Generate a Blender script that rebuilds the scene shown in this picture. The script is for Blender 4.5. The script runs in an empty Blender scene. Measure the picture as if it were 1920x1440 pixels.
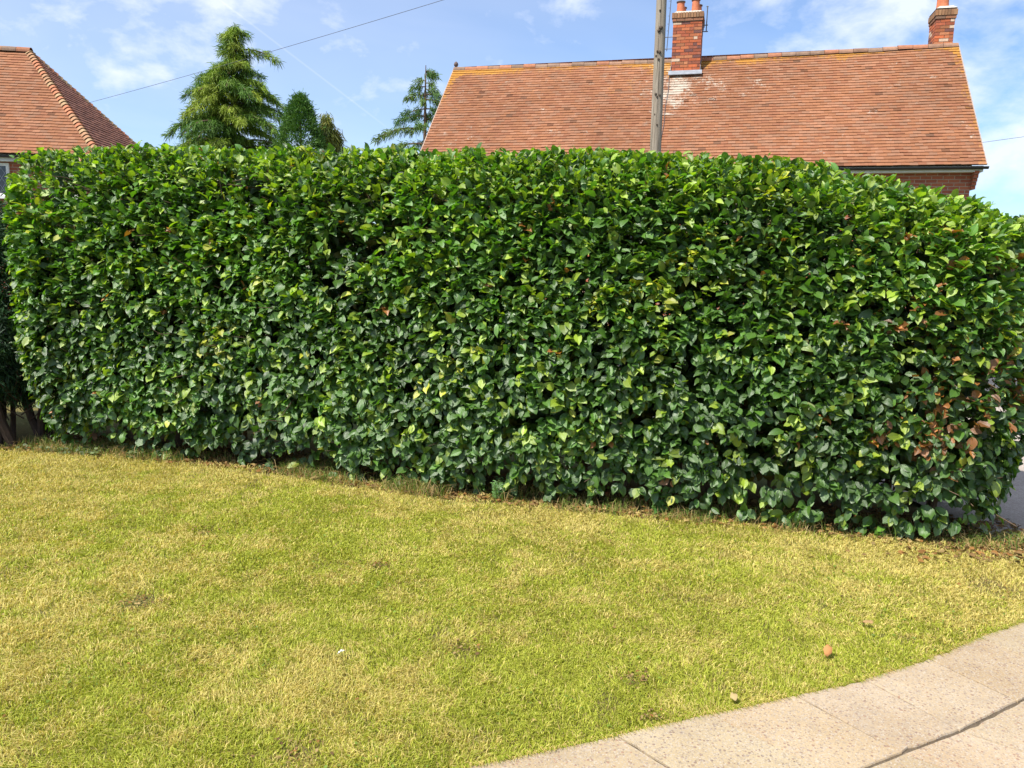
import bpy, math, random
import numpy as np
from mathutils import Vector, Matrix

random.seed(7)
rng = np.random.default_rng(11)
S = bpy.context.scene
COL = S.collection
R = math.radians

# ------------------------------------------------------------ camera, world, sun, exposure
F, PITCH, ROLL = 1465.2, 0.1616, 0.0163
CAMH = 1.6
cam_d = bpy.data.cameras.new("camera")
cam = bpy.data.objects.new("camera", cam_d)
COL.objects.link(cam)
cam_d.sensor_width = 36.0
cam_d.lens = F / 1920 * 36
cam_d.clip_start = 0.05
cam_d.clip_end = 2000
cam.matrix_world = Matrix.Translation((0, 0, CAMH)) @ Matrix.Rotation(math.pi / 2 - PITCH, 4, 'X') @ Matrix.Rotation(ROLL, 4, 'Z')
S.camera = cam

SUN_EL, SUN_DIR = 55.5, (-0.78, -0.62)          # elevation, horizontal direction towards the sun
sx, sy = SUN_DIR
sl = math.hypot(sx, sy)
sv = Vector((sx / sl * math.cos(R(SUN_EL)), sy / sl * math.cos(R(SUN_EL)), math.sin(R(SUN_EL))))
sun_d = bpy.data.lights.new("sun", 'SUN')
sun_d.energy = 4.9
sun_d.angle = R(0.53)
sun_d.color = (1.0, 0.95, 0.87)
sun = bpy.data.objects.new("sun", sun_d)
COL.objects.link(sun)
sun.rotation_euler = sv.to_track_quat('Z', 'Y').to_euler()
sun.location = (0, 0, 30)

S.view_settings.view_transform = 'Standard'
S.view_settings.look = 'None'
S.view_settings.exposure = 0.6
S.view_settings.gamma = 1.0


def ray(x, y):
    u0, v0 = x - 960.0, y - 720.0
    c, s = math.cos(-ROLL), math.sin(-ROLL)
    u, v = u0 * c - v0 * s, u0 * s + v0 * c
    c, s = math.cos(PITCH), math.sin(PITCH)
    return np.array([u, F * c - v * s, -F * s - v * c])


def at_z(x, y, z=0.0):
    r = ray(x, y)
    return np.array([0, 0, CAMH]) + r * (z - CAMH) / r[2]


def at_y(x, y, Y):
    r = ray(x, y)
    return np.array([0, 0, CAMH]) + r * Y / r[1]


def at_plane(x, y, p0, n):
    r = ray(x, y)
    o = np.array([0, 0, CAMH])
    return o + r * (np.dot(np.array(p0) - o, n) / np.dot(r, n))


W = bpy.data.worlds.new("World")
S.world = W
W.use_nodes = True
nt = W.node_tree
nt.nodes.clear()


class NT:
    """tiny node helper"""
    def __init__(self, nt): self.nt = nt
    def n(self, t, **kw):
        nd = self.nt.nodes.new(t)
        for k, v in kw.items():
            if k == 'ins':
                for a, b in v.items():
                    if isinstance(b, bpy.types.NodeSocket): self.nt.links.new(b, nd.inputs[a])
                    else: nd.inputs[a].default_value = b
            else: setattr(nd, k, v)
        return nd
    def math(self, op, a, b=0.0, c=None, clamp=False):
        ins = {0: a, 1: b}
        if c is not None: ins[2] = c
        return self.n('ShaderNodeMath', operation=op, use_clamp=clamp, ins=ins).outputs[0]
    def vmath(self, op, a, b, out=0):
        return self.n('ShaderNodeVectorMath', operation=op, ins={0: a, 1: b}).outputs[out]
    def ramp(self, fac, stops, interp='LINEAR'):
        r = self.n('ShaderNodeValToRGB', ins={0: fac})
        r.color_ramp.interpolation = interp
        el = r.color_ramp.elements
        while len(el) < len(stops): el.new(0.5)
        for e, (p, c) in zip(el, stops):
            e.position = p
            e.color = (c, c, c, 1) if isinstance(c, (int, float)) else (*c, 1)
        return r.outputs[0]
    def mix(self, f, a, b, mode='MIX'):
        m = self.n('ShaderNodeMix', data_type='RGBA', blend_type=mode)
        for i, v in ((0, f), (6, a), (7, b)):
            if isinstance(v, bpy.types.NodeSocket): self.nt.links.new(v, m.inputs[i])
            else: m.inputs[i].default_value = (*v, 1) if isinstance(v, tuple) and len(v) == 3 else v
        return m.outputs[2]
    def noise(self, vec, scale, detail=4, rough=0.55, dist=0.0):
        return self.n('ShaderNodeTexNoise', ins={'Vector': vec, 'Scale': scale, 'Detail': detail, 'Roughness': rough, 'Distortion': dist}).outputs[0]


w = NT(nt)
sky = w.n('ShaderNodeTexSky', sky_type='NISHITA')
sky.sun_disc = False
sky.sun_elevation = R(SUN_EL)
sky.sun_rotation = math.atan2(sv.x, sv.y)
sky.air_density = 1.0
sky.dust_density = 0.3
sky.ozone_density = 2.4
dirv = w.n('ShaderNodeTexCoord').outputs['Generated']
sep = w.n('ShaderNodeSeparateXYZ', ins={0: dirv})
zc = w.math('ADD', w.math('MAXIMUM', sep.outputs[2], 0.0), 0.12)
pl = w.n('ShaderNodeCombineXYZ', ins={0: w.math('DIVIDE', sep.outputs[0], zc), 1: w.math('DIVIDE', sep.outputs[1], zc), 2: 0.0}).outputs[0]
mp = w.n('ShaderNodeMapping', ins={'Vector': pl, 'Location': (1.3, 0.4, 0), 'Rotation': (0, 0, R(20)), 'Scale': (0.85, 0.95, 1)}).outputs[0]
mp3 = w.n('ShaderNodeMapping', ins={'Vector': dirv, 'Location': (2.15, 0.3, 0.55), 'Scale': (1.0, 1.0, 1.75)}).outputs[0]
n1 = w.noise(mp3, 4.3, 7, 0.55, 0.15)
n2 = w.noise(mp3, 11.0, 6, 0.6, 0.2)
cl = w.math('ADD', w.math('MULTIPLY', n1, 0.62), w.math('MULTIPLY', n2, 0.38))
puffs = w.ramp(cl, [(0.40, 0.0), (0.48, 0.42), (0.57, 1.0)])
veil = w.ramp(w.noise(mp, 0.55, 5, 0.6, 0.6), [(0.35, 0.0), (0.7, 0.45)])
left = w.math('MULTIPLY_ADD', sep.outputs[0], -0.45, 0.38, clamp=True)
cloud = w.math('MAXIMUM', w.math('MULTIPLY', puffs, 0.8), w.math('ADD', w.math('MULTIPLY', veil, 0.4), w.math('MULTIPLY', left, 0.45)))


def segment_mask(p0, p1, width, strength):
    a, b = ray(*p0), ray(*p1)
    a /= np.linalg.norm(a); b /= np.linalg.norm(b)
    n = np.cross(a, b); n /= np.linalg.norm(n)
    mid = (a + b); mid /= np.linalg.norm(mid)
    half = float(np.dot(mid, a))
    dd = w.math('ABSOLUTE', w.vmath('DOT_PRODUCT', dirv, tuple(n), 'Value'))
    line = w.math('SUBTRACT', 1.0, w.math('DIVIDE', dd, width), clamp=True)
    ends = w.math('DIVIDE', w.math('SUBTRACT', w.vmath('DOT_PRODUCT', dirv, tuple(mid), 'Value'), half), (1 - half) * 0.5, clamp=True)
    return w.math('MULTIPLY', w.math('MULTIPLY', line, ends), strength)


tr = segment_mask((360, -40), (740, 250), 0.0016, 0.11)
cloud = w.math('ADD', w.math('MULTIPLY', cloud, 1.0), tr, clamp=True)
skyc = w.mix(cloud, w.mix(1.0, sky.outputs[0], (0.66, 0.90, 1.16), 'MULTIPLY'), (6.8, 7.2, 8.1))
bg = w.n('ShaderNodeBackground', ins={'Color': skyc, 'Strength': 0.105})
wo = w.n('ShaderNodeOutputWorld', ins={'Surface': bg.outputs[0]})


# ------------------------------------------------------------ materials
def mat(name):
    m = bpy.data.materials.new(name)
    m.use_nodes = True
    m.node_tree.nodes.clear()
    return m, NT(m.node_tree)


def finish(m, t, shader):
    t.n('ShaderNodeOutputMaterial', ins={'Surface': shader})
    return m


def principled(t, color, rough=0.7, spec=0.5, normal=None, metallic=0.0):
    ins = {'Base Color': color if not isinstance(color, tuple) else (*color, 1), 'Roughness': rough, 'Specular IOR Level': spec, 'Metallic': metallic}
    if normal is not None: ins['Normal'] = normal
    return t.n('ShaderNodeBsdfPrincipled', ins=ins).outputs[0]


def bump(t, h, strength=0.5, dist=0.01):
    return t.n('ShaderNodeBump', ins={'Height': h, 'Strength': strength, 'Distance': dist}).outputs[0]


def objc(t): return t.n('ShaderNodeTexCoord').outputs['Object']


def simple(name, c, rough=0.7, var=0.25, nscale=6.0, bscale=40.0, bs=0.3, spec=0.4, metallic=0.0):
    m, t = mat(name)
    o = objc(t)
    a = t.noise(o, nscale, 6, 0.6)
    col = t.mix(t.ramp(a, [(0.3, 0.0), (0.7, 1.0)]), tuple(v * (1 - var) for v in c), tuple(min(1, v * (1 + var)) for v in c))
    return finish(m, t, principled(t, col, rough, spec, bump(t, t.noise(o, bscale, 5, 0.6), bs, 0.01), metallic))


def foliage_mat(name, rough=0.45, spec=0.4, trans=0.3, tint=(1.3, 1.5, 0.4), veins=False):
    m, t = mat(name)
    att = t.n('ShaderNodeAttribute', attribute_name='col').outputs[0]
    nrm = None
    col = att
    r = rough
    if veins:
        uv = t.n('ShaderNodeSeparateXYZ', ins={0: t.n('ShaderNodeUVMap', uv_map='UVMap').outputs[0]})
        au = t.math('ABSOLUTE', t.math('SUBTRACT', uv.outputs[0], 0.5))
        ph = t.math('SUBTRACT', t.math('MULTIPLY', uv.outputs[1], 62.0), t.math('MULTIPLY', au, 75.0))
        sn = t.math('SINE', ph)
        mid = t.math('SUBTRACT', 1.0, t.math('MULTIPLY', au, 16.0), clamp=True)
        h = t.math('SUBTRACT', t.math('MULTIPLY', sn, 0.5), t.math('MULTIPLY', mid, 1.2))
        nrm = bump(t, h, 0.55, 0.0014)
        lines = t.math('POWER', t.math('MULTIPLY_ADD', sn, -0.5, 0.5), 6.0)
        col = t.mix(t.math('MULTIPLY', t.math('MAXIMUM', mid, t.math('MULTIPLY', lines, 0.55)), 0.4), att, t.mix(1.0, att, (1.7, 1.5, 1.4), 'MULTIPLY'))
        geo = t.n('ShaderNodeNewGeometry').outputs['Position']
        r = t.math('MULTIPLY_ADD', t.noise(geo, 30.0, 3, 0.6), 0.22, rough - 0.1)
    bs = principled(t, col, r, spec, nrm)
    tc = t.mix(1.0, col, tint, 'MULTIPLY')
    tl = t.n('ShaderNodeBsdfTranslucent', ins={'Color': tc})
    mx = t.n('ShaderNodeMixShader', ins={0: trans, 1: bs, 2: tl.outputs[0]})
    return finish(m, t, mx.outputs[0])


def attr_mat(name, rough=0.8, spec=0.3, nscale=20.0, namt=0.3, bscale=60.0, bs=0.4, bd=0.004):
    m, t = mat(name)
    att = t.n('ShaderNodeAttribute', attribute_name='col').outputs[0]
    o = objc(t)
    a = t.noise(o, nscale, 6, 0.65)
    k = t.math('MULTIPLY_ADD', a, namt * 2, 1 - namt)
    col = t.mix(1.0, att, t.n('ShaderNodeCombineColor', ins={0: k, 1: k, 2: k}).outputs[0], 'MULTIPLY')
    return finish(m, t, principled(t, col, rough, spec, bump(t, t.noise(o, bscale, 5, 0.65), bs, bd)))


def tile_mat():
    m, t = mat('clay_tile')
    a = t.n('ShaderNodeAttribute', attribute_name='col').outputs[0]
    l = t.n('ShaderNodeSeparateXYZ', ins={0: t.n('ShaderNodeAttribute', attribute_name='lichen').outputs[1]})
    o = objc(t)
    n = t.noise(o, 9.0, 7, 0.7)
    k = t.math('MULTIPLY_ADD', n, 0.5, 0.75)
    col = t.mix(1.0, a, t.n('ShaderNodeCombineColor', ins={0: k, 1: k, 2: k}).outputs[0], 'MULTIPLY')
    nf = t.math('ADD', t.math('MULTIPLY', t.noise(o, 14.0, 6, 0.75), 0.6), t.math('MULTIPLY', t.noise(o, 1.7, 4, 0.6), 0.4))
    f1 = t.math('MULTIPLY', t.math('SUBTRACT', t.math('ADD', nf, l.outputs[0]), 0.92), 9.0, clamp=True)
    col = t.mix(t.math('MULTIPLY', f1, 0.85), col, (0.42, 0.20, 0.03))
    nw = t.math('ADD', t.math('MULTIPLY', t.noise(o, 22.0, 6, 0.75), 0.5), t.math('MULTIPLY', t.noise(o, 3.1, 4, 0.6), 0.5))
    f2 = t.math('MULTIPLY', t.math('SUBTRACT', t.math('ADD', nw, l.outputs[1]), 0.92), 12.0, clamp=True)
    col = t.mix(t.math('MULTIPLY', f2, 0.8), col, (0.47, 0.42, 0.34))
    return finish(m, t, principled(t, col, 0.85, 0.25, bump(t, nf, 0.5, 0.006)))


def brick_mat():
    m, t = mat('brick_wall')
    uv = t.n('ShaderNodeUVMap', uv_map='UVMap').outputs[0]
    b = t.n('ShaderNodeTexBrick', ins={'Vector': uv, 'Color1': (0.42, 0.13, 0.065, 1), 'Color2': (0.30, 0.085, 0.05, 1), 'Mortar': (0.42, 0.36, 0.28, 1), 'Scale': 1.0,
            'Mortar Size': 0.006, 'Mortar Smooth': 0.15, 'Bias': 0.0, 'Brick Width': 0.225, 'Row Height': 0.075})
    k = t.math('MULTIPLY_ADD', t.noise(uv, 12.0, 6, 0.7), 0.6, 0.7)
    col = t.mix(1.0, b.outputs[0], t.n('ShaderNodeCombineColor', ins={0: k, 1: k, 2: k}).outputs[0], 'MULTIPLY')
    h = t.math('SUBTRACT', t.math('MULTIPLY', t.noise(uv, 90.0, 4, 0.6), 0.3), b.outputs[1])
    return finish(m, t, principled(t, col, 0.88, 0.25, bump(t, h, 0.8, 0.008)))


M = {}
M['leaf'] = foliage_mat('hedge_leaf', 0.40, 1.0, 0.28, (1.5, 1.8, 0.35), veins=True)
M['grass'] = foliage_mat('grass_blade', 0.55, 0.35, 0.32, (1.25, 1.25, 0.5))
M['needle'] = foliage_mat('conifer_needle', 0.6, 0.3, 0.2, (1.3, 1.4, 0.5))
M['dry'] = foliage_mat('dry_leaf', 0.85, 0.1, 0.15, (1.3, 1.1, 0.7))
M['bark'] = simple('bark', (0.13, 0.085, 0.055), 0.9, 0.4, 8, 60, 0.6)
M['yewbark'] = simple('yew_bark', (0.045, 0.028, 0.02), 0.9, 0.4, 8, 60, 0.6)
M['tile'] = tile_mat()
M['brickw'] = brick_mat()
M['brick'] = attr_mat('chimney_brick', 0.85, 0.3, 25, 0.45, 80, 0.6, 0.006)
M['mortar'] = simple('mortar', (0.16, 0.12, 0.09), 0.95, 0.3, 20)
M['flaunch'] = simple('mortar_flaunching', (0.5, 0.45, 0.38), 0.95, 0.3, 20)
M['ridge'] = attr_mat('ridge_tile', 0.9, 0.25, 9, 0.6, 60, 0.5, 0.006)
M['pot'] = simple('terracotta', (0.52, 0.16, 0.07), 0.7, 0.22, 14)
M['potrim'] = simple('sooty_terracotta', (0.13, 0.09, 0.08), 0.8, 0.3, 14)
M['lead'] = simple('lead_sheet', (0.24, 0.26, 0.29), 0.5, 0.2, 10, 30, 0.3)
M['verge'] = simple('weathered_verge_mortar', (0.34, 0.27, 0.22), 0.95, 0.3, 20)
M['white'] = simple('white_paint', (0.75, 0.74, 0.70), 0.5, 0.08, 6)
M['gutter'] = simple('black_plastic', (0.03, 0.03, 0.033), 0.4, 0.2, 6)
M['metal'] = simple('weathered_metal', (0.12, 0.125, 0.14), 0.5, 0.2, 10, 40, 0.2, 0.5, 0.3)
M['cable'] = simple('black_cable', (0.09, 0.09, 0.10), 0.5, 0.1, 6)
M['road'] = simple('asphalt', (0.07, 0.07, 0.072), 0.9, 0.25, 3, 180, 0.5)


def glass():
    m, t = mat('leaded_glass')
    uv = t.n('ShaderNodeUVMap', uv_map='UVMap').outputs[0]
    s = t.n('ShaderNodeSeparateXYZ', ins={0: uv})
    a = t.math('FRACT', t.math('MULTIPLY', t.math('ADD', s.outputs[0], t.math('MULTIPLY', s.outputs[1], 0.62)), 7.0))
    b = t.math('FRACT', t.math('MULTIPLY', t.math('SUBTRACT', s.outputs[0], t.math('MULTIPLY', s.outputs[1], 0.62)), 7.0))
    ln = t.math('MAXIMUM', t.math('LESS_THAN', a, 0.07), t.math('LESS_THAN', b, 0.07))
    col = t.mix(ln, (0.03, 0.035, 0.04), (0.25, 0.26, 0.28))
    return finish(m, t, principled(t, col, t.math('MULTIPLY_ADD', ln, 0.4, 0.06), 0.6))


M['glass'] = glass()


def timber():
    m, t = mat('weathered_pole')
    o = objc(t)
    mp = t.n('ShaderNodeMapping', ins={'Vector': o, 'Scale': (14, 14, 0.7)}).outputs[0]
    a = t.noise(mp, 2.2, 8, 0.7, 0.3)
    mp2 = t.n('ShaderNodeMapping', ins={'Vector': o, 'Scale': (30, 30, 0.5)}).outputs[0]
    cr = t.ramp(t.noise(mp2, 2.0, 4, 0.6), [(0.36, 1.0), (0.44, 0.0)])
    col = t.ramp(a, [(0.25, (0.13, 0.10, 0.07)), (0.5, (0.30, 0.25, 0.19)), (0.78, (0.44, 0.39, 0.31))])
    col = t.mix(t.math('MULTIPLY', cr, 0.7), col, (0.05, 0.038, 0.028))
    return finish(m, t, principled(t, col, 0.85, 0.25, bump(t, t.math('SUBTRACT', a, t.math('MULTIPLY', cr, 0.5)), 0.8, 0.01)))


M['pole'] = timber()


def ground_mat(name, c1, c2, c3, sc=1.0, fine=120.0, bs=0.6, bd=0.02):
    m, t = mat(name)
    o = objc(t)
    a = t.ramp(t.noise(o, 0.9 * sc, 6, 0.6), [(0.35, 0.0), (0.65, 1.0)])
    b = t.ramp(t.noise(o, fine, 5, 0.75), [(0.35, 0.0), (0.65, 1.0)])
    col = t.mix(b, t.mix(a, c1, c2), c3)
    return finish(m, t, principled(t, col, 0.95, 0.1, bump(t, t.noise(o, fine, 6, 0.75), bs, bd)))


M['soil'] = ground_mat('thatch_soil', (0.22, 0.17, 0.06), (0.16, 0.17, 0.04), (0.10, 0.085, 0.035))
M['far'] = ground_mat('verge_ground', (0.12, 0.13, 0.04), (0.09, 0.12, 0.03), (0.07, 0.08, 0.03), 0.3, 40)
M['gravel'] = ground_mat('fine_gravel', (0.44, 0.38, 0.32), (0.54, 0.47, 0.40), (0.27, 0.225, 0.19), 2, 95, 0.8, 0.01)


def slab_mat():
    m, t = mat('concrete_slab')
    o = objc(t)
    a = t.noise(o, 2.3, 7, 0.65)
    col = t.mix(t.ramp(a, [(0.35, 0.0), (0.65, 1.0)]), (0.375, 0.28, 0.17), (0.455, 0.36, 0.24))
    tint = t.n('ShaderNodeAttribute', attribute_name='col').outputs[0]
    col = t.mix(1.0, col, tint, 'MULTIPLY')
    v = t.n('ShaderNodeTexVoronoi', ins={'Vector': o, 'Scale': 75.0, 'Randomness': 1.0})
    sepc = t.n('ShaderNodeSeparateColor', ins={0: v.outputs['Color']})
    pick = t.math('GREATER_THAN', sepc.outputs[0], 0.5)
    rad = t.math('MULTIPLY_ADD', sepc.outputs[1], 0.25, 0.2)
    chip = t.math('MULTIPLY', t.math('MULTIPLY', t.math('SUBTRACT', rad, v.outputs['Distance']), 14.0, clamp=True), pick)
    cc = t.mix(sepc.outputs[2], (0.34, 0.19, 0.12), (0.17, 0.13, 0.11))
    col = t.mix(t.math('MULTIPLY', chip, 0.85), col, cc)
    v2 = t.n('ShaderNodeTexVoronoi', ins={'Vector': o, 'Scale': 210.0, 'Randomness': 1.0})
    s2 = t.n('ShaderNodeSeparateColor', ins={0: v2.outputs['Color']})
    col = t.mix(t.math('MULTIPLY', t.math('GREATER_THAN', s2.outputs[0], 0.6), 0.5), col, t.mix(s2.outputs[1], (0.16, 0.12, 0.10), (0.50, 0.45, 0.38)))
    # cracks and stains with their own shape
    st = t.ramp(t.noise(o, 5.0, 8, 0.7, 0.5), [(0.55, 0.0), (0.72, 0.45)])
    col = t.mix(st, col, (0.27, 0.22, 0.17))
    h = t.math('ADD', t.math('MULTIPLY', t.noise(o, 130.0, 5, 0.7), 1.0), t.math('MULTIPLY', chip, 0.5))
    return finish(m, t, principled(t, col, 0.9, 0.2, bump(t, h, 0.6, 0.004)))


M['slab'] = slab_mat()


# ------------------------------------------------------------ mesh helpers
def link_mesh(name, V, T, material, parent=None, col=None, uv=None, smooth=False, extra=None):
    """V (n,3); T list of (k, m) index arrays of equal size per array (tris or quads)"""
    V = np.asarray(V, dtype=np.float32)
    if not isinstance(T, list): T = [T]
    T = [np.asarray(a, dtype=np.int32) for a in T if len(a)]
    me = bpy.data.meshes.new(name)
    me.vertices.add(len(V))
    me.vertices.foreach_set('co', V.ravel())
    loops = np.concatenate([a.ravel() for a in T])
    sizes = np.concatenate([np.full(len(a), a.shape[1], dtype=np.int32) for a in T])
    starts = np.concatenate([[0], np.cumsum(sizes)[:-1]]).astype(np.int32)
    me.loops.add(len(loops))
    me.loops.foreach_set('vertex_index', loops)
    me.polygons.add(len(sizes))
    me.polygons.foreach_set('loop_start', starts)
    try: me.polygons.foreach_set('loop_total', sizes)
    except Exception: pass
    me.update(calc_edges=True)
    me.polygons.foreach_set('use_smooth', np.full(len(sizes), bool(smooth)))
    if col is not None:
        c = np.ones((len(V), 4), dtype=np.float32)
        c[:, :3] = col
        at = me.attributes.new('col', 'FLOAT_COLOR', 'POINT')
        at.data.foreach_set('color', c.ravel())
    if extra is not None:
        for k, v in extra.items():
            at = me.attributes.new(k, 'FLOAT_VECTOR', 'POINT')
            at.data.foreach_set('vector', np.asarray(v, dtype=np.float32).ravel())
    if uv is not None:
        ul = me.uv_layers.new(name='UVMap')
        ul.data.foreach_set('uv', np.asarray(uv, dtype=np.float32)[loops].ravel())
    me.materials.append(material)
    o = bpy.data.objects.new(name, me)
    COL.objects.link(o)
    if parent is not None: o.parent = parent
    return o


def tag(o, label=None, cat=None, group=None, kind=None):
    if label: o['label'] = label
    if cat: o['category'] = cat
    if group: o['group'] = group
    if kind: o['kind'] = kind
    return o


def empty(name, loc, label, cat, group=None):
    o = bpy.data.objects.new(name, None)
    o.location = loc
    o.empty_display_size = 0.2
    COL.objects.link(o)
    bpy.context.view_layer.update()
    return tag(o, label, cat, group)


class MB:
    """collects quads and tris in WORLD coordinates; build() makes them local to the parent thing"""
    def __init__(self): self.V, self.Q, self.T, self.C, self.U = [], [], [], [], []
    def add(self, v, q=(), t=(), c=(1, 1, 1), u=None):
        b = len(self.V)
        self.V += [tuple(p) for p in v]
        self.C += [c] * len(v)
        self.U += list(u) if u is not None else [(0, 0)] * len(v)
        self.Q += [[b + i for i in f] for f in q]
        self.T += [[b + i for i in f] for f in t]
    def box(self, o, ax, ay, az, c=(1, 1, 1)):
        """o = min corner, ax/ay/az edge vectors; separate verts per face with metric uvs"""
        o, ax, ay, az = (np.array(k, float) for k in (o, ax, ay, az))
        for p, a, b in ((o, ax, az), (o + ay, -ax * -1, az), (o, ay, az), (o + ax, ay, az), (o, ax, ay), (o + az, ax, ay)):
            la, lb = np.linalg.norm(a), np.linalg.norm(b)
            ctr = o + (ax + ay + az) / 2
            vs = [p, p + a, p + a + b, p + b]
            us = [(0, 0), (la, 0), (la, lb), (0, lb)]
            n = np.cross(a, b)
            if np.dot(n, (p + a / 2 + b / 2) - ctr) < 0:
                vs, us = vs[::-1], us[::-1]
            self.add(vs, q=[(0, 1, 2, 3)], c=c, u=us)
    def solidbox(self, o, ax, ay, az, c=(1, 1, 1)):
        o, ax, ay, az = (np.array(k, float) for k in (o, ax, ay, az))
        v = [o, o + ax, o + ax + ay, o + ay, o + az, o + ax + az, o + ax + ay + az, o + ay + az]
        f = [(0, 3, 2, 1), (4, 5, 6, 7), (0, 1, 5, 4), (1, 2, 6, 5), (2, 3, 7, 6), (3, 0, 4, 7)]
        if np.dot(np.cross(ax, ay), az) < 0: f = [k[::-1] for k in f]
        self.add(v, q=f, c=c)
    def poly(self, pts, u=None):
        n = len(pts)
        if n == 4: self.add(pts, q=[(0, 1, 2, 3)], u=u)
        else: self.add(pts, t=[(0, i, i + 1) for i in range(1, n - 1)], u=u)
    def tube(self, pts, rad, n=8, c=(1, 1, 1), cap=True):
        pts = [np.array(p, float) for p in pts]
        if not hasattr(rad, '__len__'): rad = [rad] * len(pts)
        rings = []
        ref = None
        for i, p in enumerate(pts):
            d = pts[min(i + 1, len(pts) - 1)] - pts[max(i - 1, 0)]
            d = d / (np.linalg.norm(d) + 1e-9)
            if ref is None:
                ref = np.cross(d, (0, 0, 1.0) if abs(d[2]) < 0.9 else (0, 1.0, 0))
            ref = ref - d * np.dot(ref, d)
            ref /= np.linalg.norm(ref) + 1e-9
            s = np.cross(d, ref)
            rings.append([p + rad[i] * (ref * math.cos(2 * math.pi * k / n) + s * math.sin(2 * math.pi * k / n)) for k in range(n)])
        v = [q for r in rings for q in r]
        f = []
        for i in range(len(pts) - 1):
            for k in range(n):
                f.append((i * n + k, i * n + (k + 1) % n, (i + 1) * n + (k + 1) % n, (i + 1) * n + k))
        t = []
        if cap:
            v += [pts[0], pts[-1]]
            a, b = len(v) - 2, len(v) - 1
            m = (len(pts) - 1) * n
            t += [(a, (k + 1) % n, k) for k in range(n)] + [(b, m + k, m + (k + 1) % n) for k in range(n)]
        self.add(v, q=f, t=t, c=c)
    def lathe(self, c0, prof, n=16, c=(1, 1, 1)):
        v = []
        for r, z in prof:
            for k in range(n):
                a = 2 * math.pi * k / n
                v.append((c0[0] + r * math.cos(a), c0[1] + r * math.sin(a), c0[2] + z))
        f = [(i * n + k, i * n + (k + 1) % n, (i + 1) * n + (k + 1) % n, (i + 1) * n + k) for i in range(len(prof) - 1) for k in range(n)]
        self.add(v, q=f, c=c)
    def build(self, name, material, parent=None, smooth=False, extra=None):
        V = np.array(self.V)
        if parent is not None:
            o = parent
            while o is not None:
                V = V - np.array(o.location)
                o = o.parent
        L = []
        if self.Q: L.append(np.array(self.Q))
        if self.T: L.append(np.array(self.T))
        return link_mesh(name, V, L, material, parent, col=np.array(self.C), uv=np.array(self.U), smooth=smooth, extra=extra)


def vnoise(x, y, scale, seed=0, octaves=3):
    out = np.zeros_like(x, dtype=float)
    amp, tot = 1.0, 0.0
    for o in range(octaves):
        r = np.random.default_rng(seed * 17 + o)
        g = r.random((128, 128))
        xs, ys = x * scale * 2 ** o + 31.7, y * scale * 2 ** o + 57.3
        xi, yi = np.floor(xs).astype(int), np.floor(ys).astype(int)
        fx, fy = xs - xi, ys - yi
        fx, fy = fx * fx * (3 - 2 * fx), fy * fy * (3 - 2 * fy)
        a = g[xi % 128, yi % 128]; b = g[(xi + 1) % 128, yi % 128]
        c = g[xi % 128, (yi + 1) % 128]; d = g[(xi + 1) % 128, (yi + 1) % 128]
        out += amp * ((a * (1 - fx) + b * fx) * (1 - fy) + (c * (1 - fx) + d * fx) * fy)
        tot += amp
        amp *= 0.5
    return out / tot


def unit(a): return a / (np.linalg.norm(a, axis=-1, keepdims=True) + 1e-9)


# ------------------------------------------------------------ setting: ground sheets
HB0, HB1 = at_z(85, 840), at_z(1862, 1020)        # foot of the hedge's lawn side
HB0[2] = HB1[2] = 0
hu = (HB1 - HB0); HL = float(np.linalg.norm(hu)); hu = hu / HL
hn = np.array([hu[1], -hu[0], 0.0])                # out of the hedge, towards the lawn
if hn[1] > 0: hn = -hn

g = MB()
g.poly([(-900, -300, -0.03), (900, -300, -0.03), (900, 1500, -0.03), (-900, 1500, -0.03)])
tag(g.build('ground', M['far']), kind='structure')

ridge_ang = 0.2514
hd = np.array([-math.cos(ridge_ang), math.sin(ridge_ang), 0.0])      # right house: along the eaves, to the left
hp = np.array([math.sin(ridge_ang), math.cos(ridge_ang), 0.0])       # and to the back
rc = np.array([0, 10.4, 0.0])
g = MB()
g.poly([rc + hd * 60 - hp * 2.6 + (0, 0, -0.022), rc - hd * 60 - hp * 2.6 + (0, 0, -0.022), rc - hd * 60 + hp * 2.6 + (0, 0, -0.022), rc + hd * 60 + hp * 2.6 + (0, 0, -0.022)][::1])
tag(g.build('road', M['road']), kind='structure')

# lawn soil sheet: everything on this side of the hedge
g = MB()
n = 40
g.poly([(-14, -4, -0.014), (6.5, -4, -0.014), (6.5, 3.4, -0.014), tuple(HB1 + hu * 0.3 - hn * 0.6 + (0, 0, -0.014)), tuple(HB0 - hu * 0.6 - hn * 1.4 + (0, 0, -0.014)), (-14, 9.5, -0.014)])
tag(g.build('lawn_soil', M['soil']), kind='structure')

# drive beyond the right end of the hedge
d0 = at_z(1878, 1012); d1 = at_z(1960, 1028)
g = MB()
g.poly([(d0[0], d0[1], -0.006), (d1[0] + 2.8, d1[1] - 0.1, -0.006), (9.5, 8.9, -0.006), (3.2, 10.6, -0.006), (2.6, 6.0, -0.006)])
tag(g.build('driveway', M['gravel']), kind='structure')

# ---- path of curved concrete slabs
edge_px = [(330, 1610), (700, 1494), (870, 1440), (1155, 1380), (1330, 1340), (1490, 1305), (1620, 1275), (1740, 1237), (1833, 1197), (1935, 1160), (2060, 1120)]
edge = [at_z(*p)[:2] for p in edge_px]
in_px = [(760, 1760), (1050, 1660), (1230, 1590), (1400, 1530), (1575, 1462), (1692, 1414), (1801, 1372), (1909, 1318), (2010, 1268), (2120, 1215), (2230, 1160)]
inner = [at_z(*p)[:2] for p in in_px]
MBp = MB()


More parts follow.
